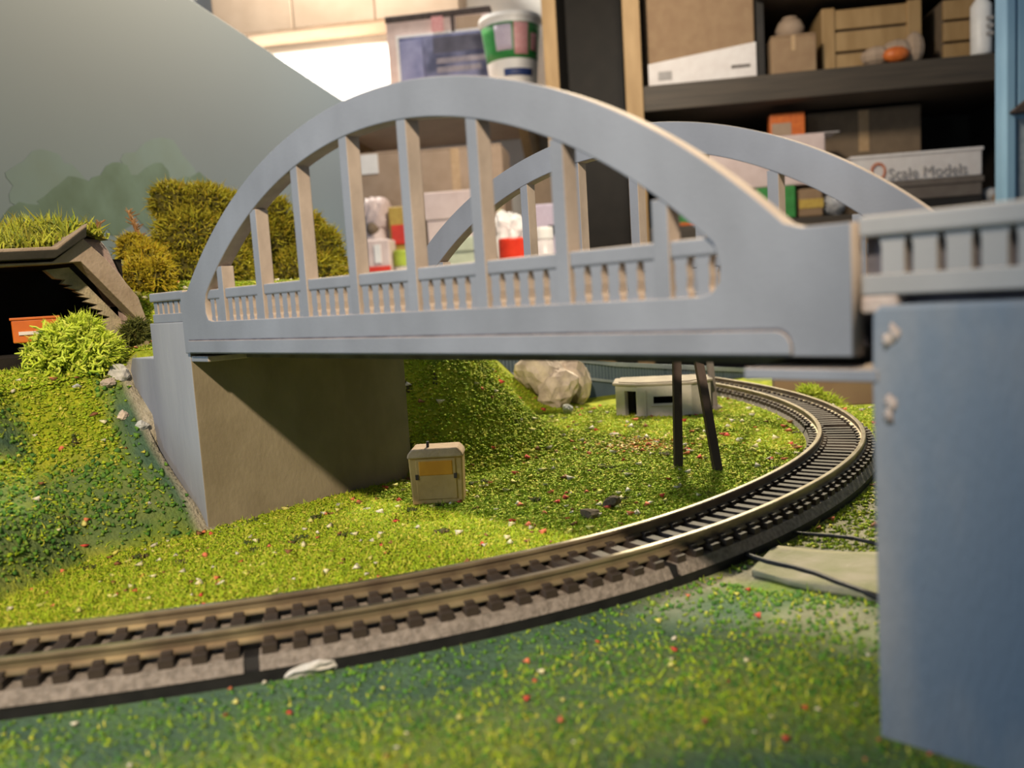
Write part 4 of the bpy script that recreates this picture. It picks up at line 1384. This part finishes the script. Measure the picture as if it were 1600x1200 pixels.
MB().lathe([(h * 0.45, 0), (h * 0.85, z * 0.25), (h, z * 0.55), (h * 0.75, z * 0.9), (h * 0.45, z)], 20, (0, h)).build('body', MAT['card_pale'], t, smooth=True)
MB().lathe([(h * 0.5, z), (h * 0.52, z * 1.08), (h * 0.3, z * 1.08)], 20, (0, h)).build('rim', MAT['card_pale'], t, smooth=True)
t, h, z = thing('plastic_bag', DB + 0.5, (1345, 58, 1448, 88), 'clear plastic bag with something orange in it, before the slatted crate', 'bag', base=ZS1)
link('wrapping', core_mesh([(-h * 0.45, 0.2, z * 0.40, h * 0.5, 0.3, z * 0.39), (h * 0.2, 0.2, z * 0.49, h * 0.55, 0.28, z * 0.48), (h * 0.7, 0.2, z * 0.6, h * 0.32, 0.25, z * 0.6)], 'wrapping', MAT['card_pale'], 1.0), t)
link('orange_part', core_mesh([(h * 0.05, -0.06, z * 0.32, h * 0.42, 0.2, z * 0.30)], 'orange_part', MAT['orange'], 1.0), t, smooth=True)
t, h, z = thing('white_bottle', DB + 0.3, (1523, -10, 1556, 59), 'white plastic bottle at the right end of the upper shelf', 'bottle', base=ZS1)
MB().lathe([(h * 0.9, 0), (h, z * 0.05), (h, z * 0.85), (h * 0.5, z * 0.97), (h * 0.4, z * 1.05)], 20, (0, h)).build('body', MAT['white_plastic'], t, smooth=True)
MB().lathe([(h * 0.45, z * 1.03), (h * 0.45, z * 1.18)], 16, (0, h)).build('cap', MAT['navy'], t)
for k in range(3): MB().box(h * 0.1, h * 0.75, -0.03, 0.06, z * (0.3 + 0.13 * k), z * (0.36 + 0.13 * k)).build('label_print', MAT['grey_print'], t)

# lower bay
def crumple(blobs, name, m, seed, amp=0.14):
    """creased lump of film or paper: faceted, folded balls"""
    r_ = np.random.default_rng(seed)
    out = bpy.data.meshes.new(name)
    bm = bmesh.new()
    for x, y, z, a, b, c in blobs:
        st = len(bm.verts)
        bmesh.ops.create_icosphere(bm, subdivisions=3, radius=1.0)
        bm.verts.ensure_lookup_table()
        dirs_ = r_.normal(size=(9, 3))
        for v in bm.verts[st:]:
            p = np.array(v.co)
            k = 1 + amp * sum(abs(math.sin(3.1 * float(p @ d_) + i)) - 0.5 for i, d_ in enumerate(dirs_)) / 2.2
            v.co = Vector((x + p[0] * a * k, y + p[1] * b * k, z + p[2] * c * k))
    bm.to_mesh(out)
    bm.free()
    out.materials.append(m)
    return out


carton(DB + 2.0, (1262, 173, 1440, 330), 2.6, MAT['card_dull'], 'dull brown cardboard box deep in the lower bookcase bay, behind the white lettered box', base=Z2)
t, h, z = carton(DB + 0.35, (1182, 292, 1244, 362), 1.5, MAT['green'], 'bright green box seen through the right part of the rear arch', tape=False, base=Z2, flaps=False)
top_ = t.location.z + z
t, h, z = carton(DB + 0.35, (1052, 326, 1096, 368), 1.5, MAT['green'], 'green box with an orange foot, seen in the corner of the front arch', tape=False, base=Z2)
MB().box(-h - 0.01, h + 0.01, -0.02, 0.02, 0, z * 0.2).build('orange_foot', MAT['orange'], t)
t, h, z = carton(DB + 0.35, (1249, 294, 1286, 342), 1.4, MAT['card'], 'small brown carton with an ochre band beside the bright green box', tape=False, base=Z2, flaps=False)
MB().box(-h - 0.01, h + 0.01, -0.02, 0.02, z * 0.3, z * 0.62).build('band', MAT['yellow'], t)
t, h, z = carton(DB + 0.4, (1105, 216, 1290, 292), 1.4, MAT['pinkwhite'], 'pinkish-white carton seen under the rear arch', tape=False, base=top_, flaps=False)
MB().box(-h + 0.02, h - 0.02, 0.02, 1.38, z - 0.005, z + 0.03).build('lid', MAT['pinkwhite'], t)
top_ = t.location.z + z + 0.03
t, h, z = thing('toy_packet', DB + 0.9, (1203, 176, 1258, 215), 'orange packet standing on the pinkish-white carton, lower bookcase bay', 'packet', base=top_)
MB().box(-h, h, 0, 0.4, 0, z).build('body', MAT['orange'], t, bevel=0.03)
MB().box(-h * 0.9, h * 0.2, -0.02, 0.02, z * 0.1, z * 0.6).build('label', MAT['card_pale'], t)
t, h, z = thing('white_tray', DB + 0.5, (1262, 208, 1310, 216), 'thin white tray on the pinkish-white carton, just above the rear arch', 'tray', base=top_)
MB().box(-h, h, 0, 0.9, 0, z * 0.35).build('bottom', MAT['white'], t)
MB().box(-h - 0.03, h + 0.03, -0.03, 0.06, 0, z).build('rim', MAT['white'], t, bevel=0.01)
t, h, z = thing('cloth_bag', DB + 0.4, (1289, 298, 1324, 345), 'crumpled grey-white bag at the right of the small brown carton', 'bag', base=Z2)
link('bag_body', crumple([(0, 0.3, z * 0.45, h, 0.35, z * 0.46), (h * 0.2, 0.3, z * 0.78, h * 0.8, 0.3, z * 0.24)], 'bag_body', MAT['bag'], 8), t)
link('bag_knot', core_mesh([(h * 0.3, 0.3, z * 1.02, h * 0.2, 0.12, z * 0.12)], 'bag_knot', MAT['bag'], 1.0), t, smooth=True)
DM = DB + 0.35
t, h, z = carton(DM, (1398, 310, 1536, 345), 1.5, MAT['case_dark'], 'black box at the bottom of the stack below the lettered box', tape=False, base=Z2, flaps=False)
top_ = t.location.z + z
t, h, z = carton(DM, (1395, 281, 1535, 309), 1.5, MAT['card_grey'], 'flat grey carton under the white lettered box', flaps=False, tape=False, base=top_, lid=MAT['card_grey'])
top_ = t.location.z + z + 0.03
t, h, z = carton(DM, (1330, 238, 1535, 280), 1.5, MAT['white'], 'long white lettered box lying on a grey carton, right of the rear arch', flaps=False, tape=False, name='model_box', base=top_)
MB().box(-h - 0.03, h + 0.03, -0.03, 1.53, z * 0.9, z + 0.02).build('lid', MAT['white'], t, bevel=0.02)


def lettering(txt, par, x, zc, size, wide, m, name='lettering', depth=-0.045):
    cu = bpy.data.curves.new(name, 'FONT')
    cu.body = txt
    cu.size = size
    cu.extrude = 0.004
    o = bpy.data.objects.new(name + '_tmp', cu)
    COL.objects.link(o)
    me = bpy.data.meshes.new_from_object(o.evaluated_get(bpy.context.evaluated_depsgraph_get()))
    bpy.data.objects.remove(o)
    me.materials.clear()
    me.materials.append(m)
    xs_ = [v.co.x for v in me.vertices]
    k = wide / (max(xs_) - min(xs_))
    for v in me.vertices: v.co.x = (v.co.x - min(xs_)) * k
    me.name = name
    o = link(name, me, par, (x, depth, zc))
    o.rotation_euler = (math.pi / 2, 0, 0)
    return o


ppx = 2 * h / 205
lettering('O', t, -h + 30 * ppx, z * 0.08, z * 0.95, 24 * ppx, MAT['orange_print'])
lettering('Scale Models', t, -h + 58 * ppx, z * 0.10, z * 0.55, 122 * ppx, MAT['grey_print'])
t, h, z = thing('cloth_bag', DB + 0.5, (1539, 290, 1568, 345), 'cloudy plastic bag squeezed between the box stack and the blue panel', 'bag', base=Z2)
link('bag_body', core_mesh([(0, 0.3, z * 0.5, h, 0.4, z * 0.5)], 'bag_body', MAT['bag'], 1.0), t, smooth=True)
link('bag_fill', core_mesh([(h * 0.1, -0.05, z * 0.3, h * 0.5, 0.2, z * 0.3)], 'bag_fill', MAT['card_pale'], 1.0), t, smooth=True)

# light blue cupboard at the right edge
t, h, z = thing('blue_cupboard', 17.0, (1572, -200, 1900, 700), 'light blue cupboard side with a dark handle at the right edge', 'cupboard')
t.location.z = FLOOR_Z
z = cz1 + 1 - FLOOR_Z
MB().box(-h, h, 0.1, 0.5, 0, z).build('body', MAT['blue_panel'], t, bevel=0.04)
zr = rp(1580, 178, 17)[1] - FLOOR_Z
MB().box(-h, -h + 0.18, 0, 0.12, 0, z).build('frame_stile', MAT['blue_panel'], t, bevel=0.03)
MB().box(-h + 0.2, h, 0.02, 0.12, zr, z).build('upper_door', MAT['blue_panel'], t, bevel=0.03)
MB().box(-h + 0.24, h, 0.05, 0.11, zr - 6, zr - 0.1).build('glass_panel', MAT['far_cap'], t)
MB().prism([(-h + 0.04, zr + 0.02), (-h + 0.3, zr + 0.22), (-h + 0.9, zr + 0.45), (-h + 0.9, zr + 0.04), (-h + 0.1, zr - 0.02)], -0.12, 0.03).build('handle', MAT['wood_dark'], t, bevel=0.02)

# work table behind the layout
DT = 18.5
tz1 = rp(720, 447, DT)[1]
wt = empty('work_table', room(rp(730, 440, DT)[0], DT, FLOOR_Z), TH, 'work table behind the layout, crowded with tubs and boxes', 'table')
tw = 3.4
MB().box(-tw, tw, -0.3, 4.1, tz1 - FLOOR_Z - 0.5, tz1 - FLOOR_Z).build('table_top', MAT['white'], wt, bevel=0.04)
for sx in (-1, 1):
    for yy in (0.0, 3.6): MB().box(sx * (tw - 0.4) - 0.2, sx * (tw - 0.4) + 0.2, yy, yy + 0.4, 0, tz1 - FLOOR_Z - 0.5).build('leg', MAT['wood_pine'], wt)


def jar(d, box, body, lid, label, name='jar', cat='jar', frac=0.5, top=True):
    t, h, z = thing(name, d, box, label, cat, None, tz1)
    MB().lathe([(h * 0.82, 0), (h * 0.9, z * 0.04), (h * 0.95, z * (1 - frac))], 24, (0, h)).build('body', body, t, smooth=True)
    MB().lathe([(h, z * (1 - frac)), (h, z * 0.96), (h * 0.94, z)], 24, (0, h)).build('lid', lid, t, smooth=False)
    return t, h, z


def on_table(y):
    return max(y, 0)


carton(DT + 2.5, (645, 232, 790, 445), 1.5, MAT['card_pale'], 'tall brown carton on the work table, seen in the middle of the arch', base=tz1)
t, h, z = carton(DT + 2.5, (556, 240, 632, 445), 1.6, MAT['card_pale'], 'tall brown carton with a white label, nearest the backdrop on the work table', tape=False, base=tz1)
MB().box(-h * 0.95, h * 0.1, -0.03, 0.02, z * 0.86, z * 1.0).build('white_label', MAT['white_plastic'], t)
carton(DT + 1.2, (668, 300, 752, 445), 0.9, MAT['pinkwhite'], 'pinkish-white plastic tub before the brown carton, left of the rear arch', flaps=False, tape=False, name='plastic_tub', cat='tub', lid=MAT['pinkwhite'], base=tz1)
t, h, z = thing('paper_sack', DT + 1.5, (562, 306, 608, 445), 'pinkish-grey paper sack bulging on the work table, left end', 'sack', base=tz1)
link('sack_body', crumple([(0, 0.4, z * 0.40, h, 0.45, z * 0.42), (h * 0.05, 0.4, z * 0.80, h * 0.95, 0.4, z * 0.2), (-h * 0.3, 0.4, z * 0.86, h * 0.7, 0.35, z * 0.14)], 'sack_body', MAT['pinkwhite'], 3), t)
link('sack_mouth', core_mesh([(-h * 0.1, 0.3, z * 0.66, h * 0.55, 0.45, z * 0.1)], 'sack_mouth', MAT['card_dull'], 1.0), t, smooth=True)
t, h, z = carton(DT + 1.5, (610, 322, 642, 445), 0.6, MAT['yellow'], 'ochre carton with a red square, on the work table beside the paper sack', tape=False, flaps=False, base=tz1)
MB().box(-h * 0.75, h, -0.03, 0.02, z * 0.55, z * 0.78).build('red_square', MAT['red'], t)
t, h, z = carton(DT + 0.5, (574, 374, 610, 445), 0.6, MAT['pinkwhite'], 'small pinkish box with a white mark before the paper sack', flaps=False, tape=False, base=tz1)
MB().box(-h * 0.3, h * 0.25, -0.03, 0.02, z * 0.55, z * 0.9).build('white_mark', MAT['white_plastic'], t)
MB().box(-h, h, -0.03, 0.02, z * 0.38, z * 0.48).build('red_line', MAT['red'], t)
jar(DT + 0.6, (613, 390, 640, 445), MAT['clear'], MAT['lime'], 'little clear pot with a lime lid on the work table', frac=0.4)
carton(DT + 0.4, (700, 372, 744, 445), 0.6, MAT['green_pale'], 'pale green tin with a darker green edge, under the rear arch foot', flaps=False, tape=False, name='tin_box', cat='tin', lid=MAT['green_pale'], base=tz1)
t, h, z = thing('plastic_bag', DT + 1.2, (768, 328, 818, 445), 'crumpled white plastic bag behind the red-lidded jar', 'bag', base=tz1)
link('bag_body', crumple([(0, 0.3, z * 0.42, h, 0.4, z * 0.45), (-h * 0.25, 0.3, z * 0.78, h * 0.75, 0.3, z * 0.22), (h * 0.45, 0.3, z * 0.72, h * 0.6, 0.3, z * 0.22)], 'bag_body', MAT['white_plastic'], 5, 0.2), t)
link('bag_knot', core_mesh([(-h * 0.4, 0.3, z * 0.95, h * 0.25, 0.12, z * 0.08)], 'bag_knot', MAT['lime'], 1.0), t, smooth=True)
jar(DT + 0.3, (777, 371, 820, 445), MAT['clear'], MAT['red'], 'wide clear jar with a bright red lid on the work table', frac=0.55)
carton(DT + 2.0, (828, 268, 880, 445), 0.9, MAT['card_dull'], 'brown carton with an ochre foot, right of the middle rear hanger', tape=False, base=tz1)
t, h, z = carton(DT + 1.4, (832, 318, 880, 445), 0.5, MAT['label_lilac'], 'lilac-grey packet leaning on the brown carton, right end of the table', flaps=False, tape=False, base=tz1)
MB().box(h * 0.1, h, -0.03, 0.02, z * 0.6, z * 0.72).build('dark_print', MAT['wood_dark'], t)
jar(DT + 0.4, (833, 354, 866, 445), MAT['clear'], MAT['white_plastic'], 'clear jar with a white cap at the right end of the work table', frac=0.22)

# wall shelf with the picture and the bucket
DW = 26.5
sz0, sz1 = rp(715, 180, DW)[1], rp(715, 146, DW)[1]
ra_, rb2 = rp(470, 150, DW)[0], rp(848, 150, DW)[0]
ws = empty('wall_shelf', room((ra_ + rb2) / 2, DW, sz0), TH, 'pale wooden shelf behind the arch top, carrying the picture and the tub', 'shelf')
hh = (rb2 - ra_) / 2
MB().box(-hh, hh, 0, 4.9, 0, sz1 - sz0).build('shelf_board', MAT['beige'], ws, bevel=0.03)
for q in (-0.8, 0.8): MB().prism([(0.2, 0), (4.9, 0), (4.9, -2.5)], hh * q - 0.15, hh * q + 0.15, 'x').build('bracket', MAT['wood_pine'], ws)

t, h, z = thing('framed_picture', DW + 2.4, (606, 22, 768, 146), 'blue picture in a pinkish frame standing on the shelf beside the tub', 'picture', base=sz1)
MB().box(-h, h, 0, 0.35, 0, z).build('frame', MAT['pinkwhite'], t, bevel=0.03)
MB().box(-h - 0.02, h + 0.05, -0.03, 0.36, z - 0.12, z + 0.1).build('top_strip', MAT['wood_dark'], t, bevel=0.02)
MB().box(-h * 0.82, h, -0.05, 0.02, 0.02, z * 0.82).build('white_mat', MAT['white_plastic'], t)
xa = -h * 0.76
MB().box(xa, h, -0.08, -0.03, 0.05, z * 0.79).build('blue_print', MAT['navy_pic'] if 'navy_pic' in MAT else mat('blue_print', (0.23, 0.25, 0.42), (0.07, 0.08, 0.15), 0.9, 0.5, lo=0.4, hi=0.6), t)
MB().box(xa + 0.02, xa + h * 0.45, -0.1, -0.07, 0.1, z * 0.76).build('pale_area', mat('pale_blue_print', (0.30, 0.32, 0.52), (0.17, 0.19, 0.36), 1.6, 0.5), t)
MB().box(-h * 0.1, h * 0.85, -0.1, -0.07, z * 0.60, z * 0.76).build('dark_area', mat('dark_slate_print', (0.11, 0.11, 0.16), (0.07, 0.07, 0.10), 2, 0.5), t)
for k, (x0_, x1_, zz) in enumerate(((-0.05, 0.9, 0.49), (-0.05, 0.8, 0.40), (-0.25, 0.75, 0.26))):
    MB().box(h * x0_, h * x1_, -0.1, -0.07, z * zz, z * (zz + 0.055)).build('print_line', mat('greyish_print_line', (0.30, 0.28, 0.33), (0.20, 0.19, 0.24), 5, 0.6), t)
MB().box(-h * 0.1, h * 0.12, -0.1, 0.0, z * 0.82, z * 0.97).build('red_tag', MAT['label_pink'], t)
MB().box(h * 0.27, h * 0.33, -0.06, 0.0, z * 0.8, z).build('dark_post', MAT['wood_dark'], t)
MB().box(h * 0.36, h * 0.85, -0.06, 0.0, z * 0.82, z * 0.95).build('tan_patch', MAT['card_pale'], t)

t, h, z = thing('plastic_tub', DW + 0.2, (746, 16, 843, 146), 'white plastic tub with a green picture label, on the shelf beside the picture', 'tub', base=sz1)
MB().lathe([(h * 0.70, 0), (h * 0.74, z * 0.03), (h * 0.99, z * 0.93), (h * 0.99, z * 0.95)], 36, (0, h)).build('body', MAT['white_plastic'], t, smooth=True)
MB().lathe([(h * 1.04, z * 0.93), (h * 1.06, z * 0.96), (h * 1.04, z * 1.0), (h * 0.95, z * 1.01)], 36, (0, h)).build('lid', MAT['white_plastic'], t)


def wrap(par, a0, a1, za, zb, m, name, lift):
    mb = MB()
    vs = []
    N_ = 16
    for j in range(5):
        zz = za + (zb - za) * j / 4
        r = h * (0.74 + 0.25 * (zz / z - 0.03) / 0.9) + lift
        for i in range(N_ + 1):
            a = math.radians(a0 + (a1 - a0) * i / N_)
            vs.append((r * math.sin(a), h - r * math.cos(a), zz))
    mb.add(vs, [(j * (N_ + 1) + i, j * (N_ + 1) + i + 1, (j + 1) * (N_ + 1) + i + 1, (j + 1) * (N_ + 1) + i) for j in range(4) for i in range(N_)])
    o = mb.build(name, m, par, smooth=True)
    s = o.modifiers.new('thickness', 'SOLIDIFY')
    s.thickness = 0.01
    return o


wrap(t, -72, 80, z * 0.42, z * 0.87, MAT['label_green'], 'green_label', 0.01)
wrap(t, -26, 8, z * 0.52, z * 0.84, MAT['label_lilac'], 'lilac_patch', 0.03)
wrap(t, 12, 42, z * 0.46, z * 0.86, MAT['label_pink'], 'pink_patch', 0.03)
wrap(t, 48, 66, z * 0.52, z * 0.74, MAT['label_pink'], 'pink_patch', 0.03)
wrap(t, -14, 56, z * 0.20, z * 0.29, MAT['navy'], 'blue_band', 0.02)

# beige wall cabinet at the top
DC = 29.9
t, h, z = thing('wall_cabinet', DC, (325, -110, 715, 40), 'beige wall cabinet hanging above the picture, at the top edge', 'cabinet')
MB().box(-h, h, 0.12, 1.55, 0, z).build('body', MAT['beige'], t, bevel=0.03)
for k in range(3): MB().box(-h + 2 * h / 3 * k + 0.02, -h + 2 * h / 3 * (k + 1) - 0.02, 0, 0.14, 0.03, z).build('door', MAT['beige'], t, bevel=0.03)
